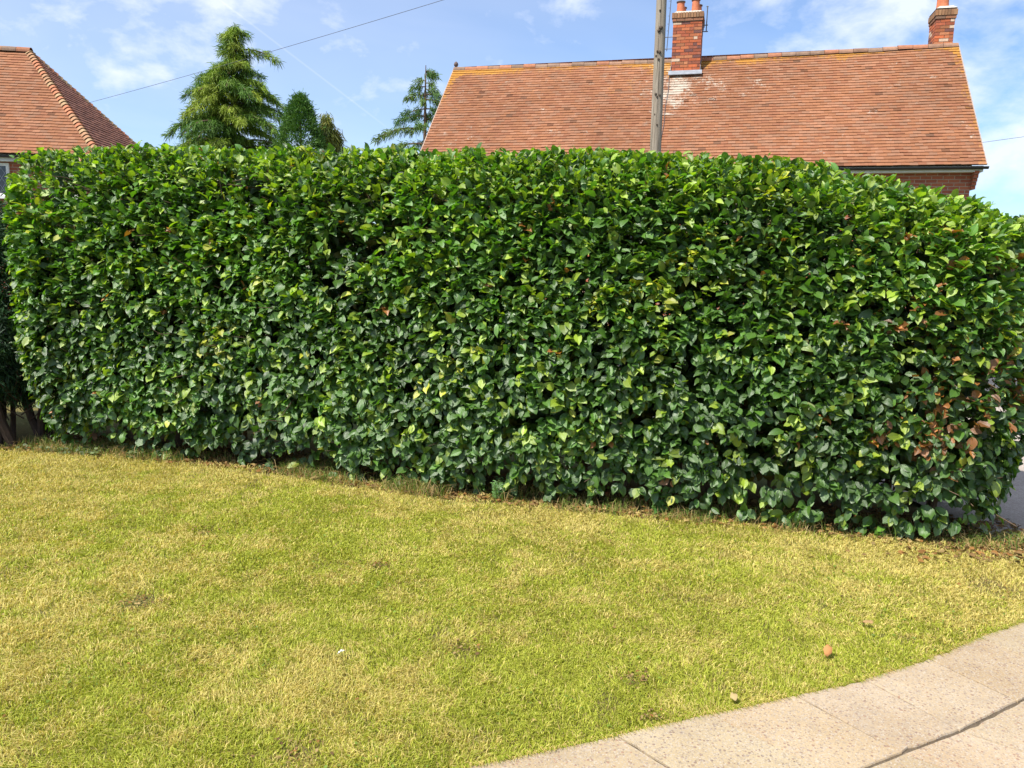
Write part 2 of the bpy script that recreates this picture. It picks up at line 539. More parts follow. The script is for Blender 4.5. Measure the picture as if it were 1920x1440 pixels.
def slab(poly, tint, top=0.0, seed=0):
    """slab with slightly irregular edges, arris and thickness"""
    r = random.Random(seed)
    pts = []
    m = len(poly)
    cx = sum(p[0] for p in poly) / m; cy = sum(p[1] for p in poly) / m
    for i in range(m):
        a, b = np.array(poly[i]), np.array(poly[(i + 1) % m])
        k = max(2, int(np.linalg.norm(b - a) / 0.035))
        for j in range(k):
            p = a + (b - a) * j / k
            d = np.array([cx, cy]) - p
            d /= np.linalg.norm(d)
            pts.append(p + d * (0.0036 + abs(r.gauss(0, 0.002)) + (0.010 if r.random() < 0.03 else 0)))
    dz = [r.uniform(-0.003, 0.003) for _ in range(3)]
    def zz(p): return top + dz[0] + dz[1] * (p[0] - cx) + dz[2] * (p[1] - cy)
    k = len(pts)
    inn = []
    for p in pts:
        d = np.array([cx, cy]) - p
        inn.append(p + d / np.linalg.norm(d) * 0.003)
    v = [(cx, cy, zz((cx, cy)))] + [(p[0], p[1], zz(p)) for p in inn] + [(p[0], p[1], zz(p) - 0.005) for p in pts] + [(p[0], p[1], zz(p) - 0.05) for p in pts]
    t = [(0, 1 + i, 1 + (i + 1) % k) for i in range(k)]
    q = [(1 + i, 1 + k + i, 1 + k + (i + 1) % k, 1 + (i + 1) % k) for i in range(k)] + [(1 + k + i, 1 + 2 * k + i, 1 + 2 * k + (i + 1) % k, 1 + k + (i + 1) % k) for i in range(k)]
    MBp.add(v, q=q, t=t, c=tint)


def tint():
    v = random.uniform(0.9, 1.06)
    return (v * random.uniform(0.98, 1.03), v, v * random.uniform(0.95, 1.02))


for i in range(len(edge) - 1):
    slab([edge[i], inner[i], inner[i + 1], edge[i + 1]], tint(), 0.006, i)
# straight courses inside the curve
e0, e1 = inner[0], inner[-1]
for i in range(0, len(inner) - 1):
    a, b = inner[i], inner[i + 1]
    dirn = np.array([0.80, -0.60])
    for k in range(4):
        slab([a + dirn * 0.6 * k, a + dirn * 0.6 * (k + 1), b + dirn * 0.6 * (k + 1), b + dirn * 0.6 * k], tint(), 0.004, 100 + i * 7 + k)
path = MBp.build('path', M['slab'])
tag(path, kind='structure')
g = MB()
bed = [np.array([*(p + np.array([0.02, -0.03])), -0.003]) for p in edge]
for p_, q_ in zip(bed[:-1], bed[1:]):
    off_ = np.array([1.9, -1.6, 0])
    g.poly([p_, p_ + off_, q_ + off_, q_])
tag(g.build('path_bed', ground_mat('sand_joint', (0.17, 0.13, 0.09), (0.25, 0.20, 0.14), (0.10, 0.08, 0.055), 3, 150)), kind='structure')


# ------------------------------------------------------------ hedge
base_px = [(85, 840), (250, 850), (480, 868), (700, 905), (950, 935), (1300, 965), (1560, 995), (1862, 1020)]
bs = [(np.dot(at_z(*p) - HB0, hu), np.dot(at_z(*p) - HB0, hn)) for p in base_px]
bs_s = np.array([b[0] for b in bs]); bs_t = np.array([b[1] for b in bs]) * 0.7
top_px = [(130, 280), (250, 272), (480, 274), (800, 281), (1200, 284), (1400, 296), (1530, 310), (1700, 350), (1850, 388), (1920, 412)]
HT = 0.95
tp = [at_plane(x, y, HB0 - hn * 0.12, hn) for x, y in top_px]
tp_s = np.array([np.dot(p - HB0, hu) for p in tp]); tp_h = np.array([p[2] for p in tp])
print('hedge heights', tp_s.round(2), tp_h.round(2), HL)


def top_h(s): return np.interp(s, tp_s, tp_h) - 0.045 + 0.02 * np.clip((s - 4.5) / 1.5, 0, 1)
def foot_t(s): return np.interp(s, bs_s, bs_t)


def bulge(z, h):
    k = z / h
    low = 0.13 * (1 - np.clip(1 - z / 0.75, 0, 1) ** 1.7)
    rr = 0.22
    up = np.clip((z - (h - rr)) / rr, 0, 1)
    return low + 0.04 * np.sin(np.clip(k, 0, 1) * math.pi) - rr * (1 - np.sqrt(np.clip(1 - up ** 2, 0, 1)))


def hedge_surface(nf, seed):
    """points and outward normals over front, ends, back and top"""
    r = np.random.default_rng(seed)
    P, N = [], []
    rad = 0.32
    L = HL - 0.02
    # perimeter of a rounded rectangle in (s, t); t=0 front foot, -HT back
    segs = [('front', L - 2 * rad, 1.0), ('rend', HT - 2 * rad + 1.57 * rad * 2, 1.0), ('back', L - 2 * rad, 0.42), ('lend', HT - 2 * rad + 1.57 * rad * 2, 1.0)]
    for nm, ln, dens in segs:
        cnt = int(nf * dens * ln * 2.1)
        z = r.random(cnt) ** 0.95 * 2.5
        if nm in ('front', 'back'):
            s = rad + r.random(cnt) * (L - 2 * rad)
            t = np.zeros(cnt) if nm == 'front' else np.full(cnt, -HT)
            ns = np.zeros(cnt); nn = np.full(cnt, 1.0 if nm == 'front' else -1.0)
        else:
            q = r.random(cnt) * ln
            sg = 1 if nm == 'rend' else -1
            c = L / 2 + sg * (L / 2 - rad)
            a1 = 1.57 * rad
            ang = np.where(q < a1, math.pi / 2 - q / rad, np.where(q > ln - a1, -(q - (ln - a1)) / rad, 0))
            cy = np.where(q < a1, -rad, np.where(q > ln - a1, -HT + rad, -rad - (q - a1)))
            s = c + sg * rad * np.cos(ang)
            t = cy + rad * np.sin(ang)
            ns = sg * np.cos(ang); nn = np.sin(ang)
        h = top_h(s)
        z = np.minimum(z, 2.5)
        ok = z < h
        s, t, z, ns, nn, h = (k[ok] for k in (s, t, z, ns, nn, h))
        b = bulge(z, h)
        if nm == 'lend': b = b * 1.15 + 0.035 * np.clip(z / 1.3, 0, 1)
        b = b + 0.05 * (vnoise(s * 1.0 + 3, z + t, 1.6, 5, 2) - 0.5) * 2
        s2, t2 = s + ns * b, t + nn * b + foot_t(s) * np.clip(1 + t / HT, 0, 1)
        e = np.clip((z - (h - 0.24)) / 0.24, 0, 1)
        lowz = np.clip(1 - z / 0.6, 0, 1)
        nz = e * 1.1 - lowz * 0.25
        P.append(np.stack([s2, t2, z], 1)); N.append(unit(np.stack([ns, nn, nz], 1)))
    # top
    cnt = int(nf * 0.9 * (L * HT))
    s = r.random(cnt) * (L + 0.1) - 0.05
    t = -r.random(cnt) * (HT - 0.05) * 1.0 + 0.02
    h = top_h(s) + 0.02 * (vnoise(s, t, 2.3, 9, 2) - 0.5) * 2
    P.append(np.stack([s, t + foot_t(s), h], 1)); N.append(np.tile([0, 0, 1.0], (cnt, 1)))
    P, N = np.concatenate(P), np.concatenate(N)
    return P, N


def to_world(P): return HB0 + P[:, :1] * hu + P[:, 1:2] * hn + P[:, 2:3] * np.array([0, 0, 1.0])
def dir_world(N): return N[:, :1] * hu + N[:, 1:2] * hn + N[:, 2:3] * np.array([0, 0, 1.0])


def leaf_templates():
    """leaf blades: x across, y along, z out; folded at the midrib, waved margin"""
    out = []
    ys = [0.12, 0.32, 0.55, 0.78, 0.92]
    ws = [0.17, 0.28, 0.315, 0.24, 0.12]
    for k in range(16):
        r = random.Random(k)
        fold = r.uniform(0.0, 0.17); curl = r.uniform(-0.1, 0.6); wave = r.uniform(0.02, 0.085); tw = r.uniform(-0.5, 0.5); ax_ = r.uniform(0.85, 1.15); bend = r.uniform(-.08, .08)
        v = [(0, 0, 0)]; u = [(0.5, 0)]
        for i, (y, wd) in enumerate(zip(ys, ws)):
            cz = -curl * (y - 0.3) ** 2 * 1.2
            for sx_ in (-1, 0, 1):
                ww = wd * ax_ * (1 + r.uniform(-0.12, 0.12))
                z = cz + abs(sx_) * (fold + r.uniform(-wave, wave)) + tw * sx_ * ww * (y - 0.4)
                v.append((sx_ * ww + bend * math.sin(y * 3), y + (0.02 * r.uniform(-1, 1) if sx_ else 0), z)); u.append((0.5 + sx_ * 0.5 * ww / 0.33, y))
        v.append((0.02 * r.uniform(-1, 1), 1.03, -curl * 0.73 * 0.73 * 1.2)); u.append((0.5, 1))
        out.append((np.array(v), np.array(u)))
    q, t = [], []
    t += [(0, 2, 1), (0, 3, 2)]
    for i in range(4):
        a = 1 + 3 * i
        q += [(a, a + 1, a + 4, a + 3), (a + 1, a + 2, a + 5, a + 4)]
    a = 13
    t += [(a, a + 1, 16), (a + 1, a + 2, 16)]
    return out, np.array(q), np.array(t)


LT, LQ, LTr = leaf_templates()


def make_leaves(P, Nrm, Tip, size, colr, name, material, parent, width=1.0):
    n = len(P)
    y = unit(Tip)
    z = unit(Nrm - y * np.sum(Nrm * y, 1, keepdims=True))
    x = np.cross(y, z)
    var = rng.integers(0, len(LT), n)
    TV = np.stack([a[0] for a in LT])[var]           # n,17,3
    UV = np.stack([a[1] for a in LT])[var]
    wv = size * width * (0.9 + 0.25 * rng.random(n))
    V = P[:, None, :] + TV[:, :, 0:1] * (x * wv[:, None])[:, None, :] + TV[:, :, 1:2] * (y * size[:, None])[:, None, :] + TV[:, :, 2:3] * (z * size[:, None])[:, None, :]
    nv = TV.shape[1]
    off = (np.arange(n) * nv)[:, None, None]
    Q = (LQ[None] + off).reshape(-1, 4); T = (LTr[None] + off).reshape(-1, 3)
    C = np.repeat(colr, nv, axis=0)
    V = V.reshape(-1, 3)
    if parent is not None: V = V - np.array(parent.location)
    return link_mesh(name, V, [Q, T], material, parent, col=C, uv=UV.reshape(-1, 2), smooth=True)


hedge = empty('hedge', tuple((HB0 + HB1) / 2 - hn * HT / 2), 'long clipped green hedge of broad glossy leaves along the back of the lawn', 'hedge')
SP, SN = hedge_surface(690, 3)
ns_ = len(SP)
depth = np.minimum(rng.exponential(0.055, ns_) + 0.015, 0.36)
# a few hollows where the foliage is thin
hol = vnoise(SP[:, 0] + SP[:, 1], SP[:, 2], 2.8, 21, 3)
keep = ~((hol < 0.30) & (rng.random(ns_) < 0.75) & (depth < 0.16))
keep &= ~((SP[:, 2] < 0.30) & (rng.random(ns_) < 0.95 - 2.4 * SP[:, 2]))
SP, SN, depth = SP[keep], SN[keep], depth[keep]
ns_ = len(SP)
relz = SP[:, 2] / top_h(SP[:, 0])
up = np.array([0, 0, 1.0])
G = unit(SN * 0.8 + np.outer(0.15 + 0.75 * relz, up) + rng.normal(0, 0.38, (ns_, 3)))
base = SP - SN * (depth + 0.03 * (relz > .9))[:, None]
NL = 5
Ps, Ns, Ts, Zs, Cs = [], [], [], [], []
clus = rng.random(ns_)
lush = vnoise(SP[:, 0] * 0.8 + 11, SP[:, 2], 1.7, 33, 3)
for k in range(NL):
    along = 0.008 + 0.017 * k
    side = unit(np.cross(G, SN + 0.3 * up + 1e-3)) * (1 if k % 2 else -1)
    pos = base + G * along + rng.normal(0, 0.008, (ns_, 3))
    exc = np.maximum(np.sum((pos - SP) * SN, 1) - 0.0, 0)
    pos = pos - SN * (exc * 0.85)[:, None]
    rz = np.clip(relz + rng.normal(0, 0.12, ns_), 0, 1)[:, None]
    outw = SN * np.array([1, 1, 0.3])
    nrm = unit(outw * (1.0 - 0.6 * rz) + up * (0.52 + 0.55 * rz) + rng.normal(0, 0.33, (ns_, 3)) + side * 0.15)
    tipd = unit(G * (0.35 + 0.5 * rz) + side * rng.uniform(0.3, 1.0, (ns_, 1)) + outw * 0.22 - up * (0.75 - 0.75 * rz) + rng.normal(0, 0.2, (ns_, 3)))
    Ps.append(pos); Ns.append(nrm); Ts.append(tipd)
Pl = np.concatenate(Ps); Nl = np.concatenate(Ns); Tl = np.concatenate(Ts)
nl = len(Pl)
si = np.tile(np.arange(ns_), NL)
sz = np.clip(rng.normal(0.058, 0.016, nl), 0.024, 0.104) * np.where(relz[si] > 0.88, 0.80, 1.0)
# leaf colours: lighter towards the top; young pale leaves, yellowing and dead ones
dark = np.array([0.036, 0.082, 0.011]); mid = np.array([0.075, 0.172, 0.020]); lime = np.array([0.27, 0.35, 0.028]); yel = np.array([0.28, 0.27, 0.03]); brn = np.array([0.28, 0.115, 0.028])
f = np.clip(0.22 + 0.25 * (relz[si] > .5) * relz[si] + 0.8 * (lush[si] - 0.42) * 2.2 + rng.normal(0, 0.28, nl), 0, 1)[:, None]
C = dark * (1 - f) + mid * f
young = ((relz[si] > 0.86) & (rng.random(nl) < 0.36)) | (rng.random(nl) < 0.05 + 0.06 * relz[si] + 0.18 * (lush[si] > 0.58)) | ((clus[si] > 0.93))
C[young] = C[young] * 0.45 + lime * rng.uniform(0.4, 0.75, (young.sum(), 1))
ysh = (vnoise(SP[:, 0] * 1.1 + 4, SP[:, 2] * 1.1, 2.6, 41, 2)[si] > 0.71) & (rng.random(nl) < 0.18) & (relz[si] > 0.3)
ysh |= rng.random(nl) < 0.006
C[ysh] = yel * rng.uniform(0.55, 1.0, (ysh.sum(), 1)) + lime * 0.3
bq = vnoise(SP[:, 0] * 1.6, SP[:, 2] * 1.9, 2.3, 77, 2)[si]
bro = ((bq > 0.62) & (SP[si, 0] > HL - 0.75) & (relz[si] > 0.18) & (relz[si] < 0.88) & (rng.random(nl) < 0.36)) | ((rng.random(nl) < 0.004) & (clus[si] < .5)) | ((clus[si] > 0.996))
C[bro] = brn * rng.uniform(0.4, 1.15, (bro.sum(), 1))
Cc = C * rng.uniform(0.9, 1.75, (nl, 1))
Pw, Nw, Tw = to_world(Pl), dir_world(Nl), dir_world(Tl)
sz[bro] *= 0.85
make_leaves(Pw, Nw, Tw, sz, Cc, 'foliage', M['leaf'], hedge)
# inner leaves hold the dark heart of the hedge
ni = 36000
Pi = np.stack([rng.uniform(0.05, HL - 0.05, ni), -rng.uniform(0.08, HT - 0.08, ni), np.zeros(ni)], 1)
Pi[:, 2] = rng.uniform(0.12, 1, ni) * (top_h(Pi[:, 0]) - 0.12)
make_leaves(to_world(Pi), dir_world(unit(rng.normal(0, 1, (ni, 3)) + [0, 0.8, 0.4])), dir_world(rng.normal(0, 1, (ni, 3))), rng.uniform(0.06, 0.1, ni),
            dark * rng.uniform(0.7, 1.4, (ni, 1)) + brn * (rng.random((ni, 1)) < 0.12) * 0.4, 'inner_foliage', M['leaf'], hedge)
# stems and twigs
b = MB()
for i in range(20):
    s = 0.25 + (HL - 0.5) * (i + random.uniform(-0.25, 0.25)) / 19
    t = -HT / 2 + random.uniform(-0.1, 0.15)
    for k in range(3):
        pts, rr = [], []
        ds, dt = random.uniform(-0.2, 0.2), random.uniform(-0.35, 0.4)
        hgt = float(top_h(s)) - 0.15
        for j in range(7):
            q = j / 6
            pts.append(HB0 + hu * (s + ds * q + random.uniform(-.02, .02)) + hn * (t + dt * q + random.uniform(-.02, .02)) + up * (-0.05 + hgt * q))
            rr.append(0.020 * (1 - 0.75 * q) * (1.3 if k == 0 else 0.8))
        b.tube(pts, rr, 6)
for i in range(1500):
    s = random.uniform(0.05, HL - 0.05)
    z0 = random.uniform(0.08, 0.92) * float(top_h(s))
    t = random.uniform(-HT * 0.7, -0.2)
    e = np.array([random.uniform(-0.25, 0.25), random.uniform(0.15, 0.52) if random.random() < .8 else -0.4, random.uniform(-0.1, 0.3)])
    if z0 + e[2] > top_h(s) - .05: e[2] = 0
    p0 = HB0 + hu * s + hn * t + up * z0
    p2 = p0 + hu * e[0] + hn * e[1] + up * e[2]
    pm = (p0 + p2) / 2 + np.array([random.uniform(-.03, .03), 0, random.uniform(-.04, .04)])
    b.tube([p0, pm, p2], [0.006, 0.004, 0.002], 4, cap=False)
b.build('branches', M['bark'], hedge)


# ------------------------------------------------------------ lawn grass
def frustum_ok(x, y, margin=0.75):
    return (x < y * 0.665 + margin) & (-x < y * 0.665 + margin + 1.3) & (y > 1.55)


edge_a = np.array(edge)
def beyond_path(x, y):
    """True on the lawn side of the path edge"""
    ye = np.interp(x, edge_a[:, 0], edge_a[:, 1], left=edge_a[0, 1] - 0.1, right=edge_a[-1, 1])
    return (y > ye - 0.012 * vnoise(x, y, 30.0, 2, 2)) | (x < edge_a[0, 0])


def hedge_side(x, y): return (x - HB0[0]) * hn[0] + (y - HB0[1]) * hn[1]
def hedge_s(x, y): return (x - HB0[0]) * hu[0] + (y - HB0[1]) * hu[1]


def grass_patch(n, x0, x1, y0, y1, seed):
    r = np.random.default_rng(seed)
    x, y = r.uniform(x0, x1, n), r.uniform(y0, y1, n)
    dist = np.hypot(x, y)
    dens = np.clip(2.6 / dist, 0.25, 1.0) ** 1.25
    ok = frustum_ok(x, y) & (r.random(n) < dens)
    ok &= beyond_path(x, y)
    hs, ss = hedge_side(x, y) - foot_t(hedge_s(x, y)), hedge_s(x, y)
    edge_n = (vnoise(x, y, 3.0, 3, 2) - 0.5) * 0.25
    near = hs + edge_n
    ok &= (near > 0.0) & ~((ss > HL + 0.05) & (near < 0.16)) & ~((near < 0.13) & (r.random(n) < 0.55))
    return x[ok], y[ok], hs[ok], ss[ok]


gx, gy, ghs, gss = grass_patch(2850000, -6.3, 3.6, 1.6, 6.4, 5)
bare_c = at_z(262, 1125)
spots = [(at_z(262, 1125), 0.085, 0.9), (at_z(710, 1058), 0.07, 0.6), (at_z(385, 995), 0.07, .6), (at_z(870, 1215), 0.07, .45), (at_z(560, 1405), 0.09, .6), (at_z(1190, 1270), 0.06, .5), (at_z(1865, 1095), 0.14, .5), (at_z(1230, 1345), .05, .5), (at_z(30, 1070), .1, .4)]
bare = np.zeros(len(gx))
for c, rad, st in spots:
    d = np.hypot((gx - c[0]), (gy - c[1]) * 0.8)
    bare = np.maximum(bare, np.clip(1.3 - d / rad, 0, 1) * st)
keep = rng.random(len(gx)) > bare
keep &= (rng.random(len(gx)) > 0.62 * np.clip(vnoise(gx, gy, 9.0, 55, 2) * 3.2 - 1.9, 0, 1))
gx, gy, ghs, gss, bare = gx[keep], gy[keep], ghs[keep], gss[keep], bare[keep]
n = len(gx)
print('grass blades', n)
patch = vnoise(gx, gy, 1.25, 61, 3)
fine = vnoise(gx, gy, 7.0, 62, 3)
tuft = vnoise(gx, gy, 24.0, 63, 2)
dist = np.hypot(gx, gy)
drought = np.clip((0.55 - ghs) / 0.55, 0, 1) * 0.55 + np.clip((gx - 1.7) / 0.8, 0, 1) * np.clip((gy - 2.3), 0, 1) * 0.25 + np.clip((dist - 3.0) / 2.2, 0, 1) * 0.18
dry = np.clip(drought + (patch - 0.5) * 1.5 + (fine - 0.5) * 1.6 + (tuft - 0.5) * 1.0 + 0.29, 0.04, 0.97)
lf = vnoise(gx, gy, 45.0, 64, 2)
is_dry = rng.random(n) < dry * 0.8 + 0.06
green = np.array([0.36, 0.42, 0.040]); green2 = np.array([0.57, 0.57, 0.085]); straw = np.array([0.80, 0.69, 0.25]); straw2 = np.array([0.66, 0.51, 0.17])
q = rng.random((n, 1))
cg = green * (1 - q) + green2 * q
cs = straw * (1 - q) + straw2 * q
GC = np.where(is_dry[:, None], cs, cg)
# between the two: blades yellow gradually
yl = np.clip(dry - 0.25, 0, 1)[:, None] * 0.5
GC = GC * (1 - yl) + np.array([0.64, 0.57, 0.16]) * yl
GC *= rng.uniform(0.62, 1.14, (n, 1))
hgt = rng.uniform(0.008, 0.026, n) * (0.75 + 0.6 * tuft) * np.where(ghs < 0.16, 1.35, 1.0) * (1 - 0.5 * bare)
wid = rng.uniform(0.0011, 0.0021, n) * np.clip(dist / 2.8, 1, 1.6)
ang = rng.uniform(0, 2 * math.pi, n)
lean = np.abs(rng.normal(0.45, 0.45, n)) + 0.1
la = rng.uniform(0, 2 * math.pi, n) + 0.0
la = np.where(rng.random(n) < 0.28, vnoise(gx, gy, 3.0, 70, 2) * 12.0, la)
ld = np.stack([np.cos(la), np.sin(la), np.zeros(n)], 1)
sd = np.stack([np.cos(ang), np.sin(ang), np.zeros(n)], 1)
B0 = np.stack([gx, gy, np.full(n, -0.014)], 1)
mid_ = B0 + ld * (hgt * lean * 0.42)[:, None] + up * (hgt * 0.62)[:, None]
tip = B0 + ld * (hgt * lean * 1.25)[:, None] + up * (hgt * np.clip(1.0 - 0.25 * lean, .35, 1))[:, None]
V = np.stack([B0 - sd * wid[:, None], B0 + sd * wid[:, None], mid_ + sd * wid[:, None] * 0.8, mid_ - sd * wid[:, None] * 0.8, tip], 1).reshape(-1, 3)
o5 = (np.arange(n) * 5)[:, None]
Q = o5 + np.array([[0, 1, 2, 3]]); T = o5 + np.array([[3, 2, 4]])
lawn = link_mesh('grass', V, [Q, T], M['grass'], col=np.repeat(GC, 5, axis=0))
tag(lawn, 'short mown lawn grass, half green and half dried to straw', 'grass', kind='stuff')


# blades flopping over the slab edge
ns2 = 5200
qe = rng.uniform(edge_a[0, 0], edge_a[-1, 0], ns2); ye_ = np.interp(qe, edge_a[:, 0], edge_a[:, 1])
keep2 = rng.random(ns2) < 0.25 + 0.9 * vnoise(qe, qe * 0, 9.0, 12, 2)
qe, ye_ = qe[keep2], ye_[keep2]; ns2 = len(qe)
B2 = np.stack([qe, ye_ + rng.uniform(0.0, 0.02, ns2), np.full(ns2, -0.008)], 1)
l2_ = unit(np.stack([rng.normal(0.35, .5, ns2), rng.normal(-.8, .35, ns2), 0 * qe], 1)); h2_ = rng.uniform(0.012, 0.036, ns2)
sd2 = np.stack([-l2_[:, 1], l2_[:, 0], 0 * qe], 1); w2_ = rng.uniform(.0009, .0017, ns2)[:, None]
m2_ = B2 + l2_ * (h2_ * .45)[:, None] + up * (h2_ * .75)[:, None]; t2_ = B2 + l2_ * (h2_ * 1.3)[:, None] + up * (h2_ * .62)[:, None]
V2 = np.stack([B2 - sd2 * w2_, B2 + sd2 * w2_, m2_ + sd2 * w2_ * .8, m2_ - sd2 * w2_ * .8, t2_], 1).reshape(-1, 3)
o5 = (np.arange(ns2) * 5)[:, None]
c2_ = np.where(rng.random((ns2, 1)) < .45, straw2, green) * rng.uniform(.7, 1.1, (ns2, 1))
tag(link_mesh('edge_grass', V2, [o5 + np.array([[0, 1, 2, 3]]), o5 + np.array([[3, 2, 4]])], M['grass'], col=np.repeat(c2_, 5, axis=0)), 'uncut grass blades flopping over the lawn side of the slab path', 'grass', kind='stuff')

# clover and small broad weeds in the sward
nc = 1100
cx_, cy_ = rng.uniform(-3.8, 2.6, nc * 3), rng.uniform(1.8, 5.6, nc * 3)
ok = frustum_ok(cx_, cy_, 0.2) & beyond_path(cx_, cy_) & (hedge_side(cx_, cy_) > 0.12) & (vnoise(cx_, cy_, 2.6, 91, 2) > 0.55)
cx_, cy_ = cx_[ok], cy_[ok]
m_ = len(cx_)
Pc = np.stack([cx_, cy_, rng.uniform(0.002, 0.014, m_)], 1)
an = rng.uniform(0, 6.28, m_)
o = make_leaves(Pc, unit(np.stack([rng.normal(0, .3, m_), rng.normal(0, .3, m_), np.ones(m_)], 1)), np.stack([np.cos(an), np.sin(an), rng.uniform(0, .4, m_)], 1), rng.uniform(0.008, 0.018, m_),
                np.array([0.17, 0.25, 0.03]) * rng.uniform(0.6, 1.3, (m_, 1)), 'lawn_weeds', M['grass'], None)
tag(o, 'tiny broad leaved weeds and clover growing through the lawn', 'weeds', kind='stuff')


# longer grass, ivy sprigs and litter under the hedge front
def strip_points(n, lo, hi, s0=-0.35, s1=None, seed=1):
    r = np.random.default_rng(seed)
    s = r.uniform(s0, (HL + 0.25) if s1 is None else s1, n)
    t = r.uniform(lo, hi, n) + foot_t(s) + (vnoise(s, s * 0, 2.0, 8, 2) - .5) * 0.1
    return HB0 + s[:, None] * hu + t[:, None] * hn, s


Pg, s_ = strip_points(26000, -0.2, 0.15, seed=4)
k_ = vnoise(s_, Pg[:, 1], 2.2, 19, 3) + rng.normal(0, 0.12, len(s_)) > 0.5
Pg = Pg[k_]; n = len(Pg)
hgt = rng.uniform(0.03, 0.12, n) * (0.4 + vnoise(Pg[:, 0], Pg[:, 1], 4.0, 23, 2) * 1.1)
la = rng.uniform(0, 6.28, n); ld = np.stack([np.cos(la), np.sin(la), 0 * la], 1); ang = rng.uniform(0, 6.28, n); sd = np.stack([np.cos(ang), np.sin(ang), 0 * ang], 1)
lean = rng.uniform(0.2, 1.1, n); wid = rng.uniform(0.001, 0.0024, n)
Pg[:, 2] = -0.012
mid_ = Pg + ld * (hgt * lean * .4)[:, None] + up * (hgt * .65)[:, None]
tip = Pg + ld * (hgt * lean * 1.2)[:, None] + up * (hgt * np.clip(1 - .3 * lean, .3, 1))[:, None]
V = np.stack([Pg - sd * wid[:, None], Pg + sd * wid[:, None], mid_ + sd * wid[:, None] * .8, mid_ - sd * wid[:, None] * .8, tip], 1).reshape(-1, 3)
o5 = (np.arange(n) * 5)[:, None]
fc = np.where(rng.random((n, 1)) < 0.45, np.array([[0.50, 0.36, 0.16]]), np.array([[0.16, 0.25, 0.04]])) * rng.uniform(0.7, 1.15, (n, 1))
o = link_mesh('fringe_grass', V, [o5 + np.array([[0, 1, 2, 3]]), o5 + np.array([[3, 2, 4]])], M['grass'], col=np.repeat(fc, 5, axis=0))
tag(o, 'longer ragged grass left unmown along the foot of the hedge', 'grass', kind='stuff')

Pd, s_ = strip_points(8500, -0.5, 0.14, seed=6)
Pd2 = np.concatenate([Pd, at_z(1880, 1035) + rng.normal(0, 1, (420, 3)) * np.array([0.30, 0.08, 0])])
NL1_ = len(Pd2)
for c_, rad_, st_ in spots:
    Pd2 = np.concatenate([Pd2, c_ + rng.normal(0, 1, (int(70 * st_), 3)) * np.array([rad_ * .7, rad_ * .45, 0])])
bx_, by_ = rng.uniform(-4.2, 2.8, 1500), rng.uniform(1.9, 5.8, 1500)
kb = beyond_path(bx_, by_) & (hedge_side(bx_, by_) > 0) & (rng.random(1500) < 0.25 + 0.75 * np.clip(1 - hedge_side(bx_, by_) / .5, 0, 1))
Pd2 = np.concatenate([Pd2, np.stack([bx_[kb], by_[kb], 0 * bx_[kb]], 1)])
NB_ = int(kb.sum())
Sz2 = np.concatenate([rng.uniform(0.016, 0.042, NL1_), rng.uniform(0.006, 0.018, len(Pd2) - NL1_)])
okk = (Pd2[:, 0] < 3.4)
Sz2 = Sz2[okk]
Pd2 = Pd2[okk]
n = len(Pd2)
Pd2[:, 2] = rng.uniform(-0.008, 0.012, n)
an = rng.uniform(0, 6.28, n)
pal = np.array([[0.26, 0.16, 0.065], [0.38, 0.27, 0.11], [0.17, 0.105, 0.045], [0.28, 0.14, 0.045]])
o = make_leaves(Pd2, unit(np.stack([rng.normal(0, .45, n), rng.normal(0, .45, n), np.ones(n)], 1)), np.stack([np.cos(an), np.sin(an), rng.uniform(-.1, .35, n)], 1), Sz2,
                pal[rng.integers(0, 4, n)] * rng.uniform(0.6, 1.1, (n, 1)), 'leaf_litter', M['dry'], None)
tag(o, 'brown fallen leaves and twigs littering the bare soil under the hedge', 'leaf litter', kind='stuff')

# low ivy creeping over the soil at the left of the hedge foot
Pv, s_ = strip_points(2600, -0.12, 0.14, s0=-0.2, s1=3.2, seed=9)
kk = vnoise(Pv[:, 0], Pv[:, 1], 2.5, 29, 2) > 0.42
Pv = Pv[kk]; n = len(Pv); Pv[:, 2] = rng.uniform(0.005, 0.045, n); an = rng.uniform(0, 6.28, n)
o = make_leaves(Pv, unit(np.stack([rng.normal(0, .35, n), rng.normal(-.3, .35, n), np.ones(n)], 1)), np.stack([np.cos(an), np.sin(an), rng.uniform(-.2, .3, n)], 1), rng.uniform(0.018, 0.034, n),
                np.array([0.11, 0.15, 0.04]) * rng.uniform(0.5, 1.5, (n, 1)), 'creeping_ivy', M['leaf'], None, 1.25)
tag(o, 'small leaved creeper spreading over the ground at the left half of the hedge foot', 'ground cover', kind='stuff')


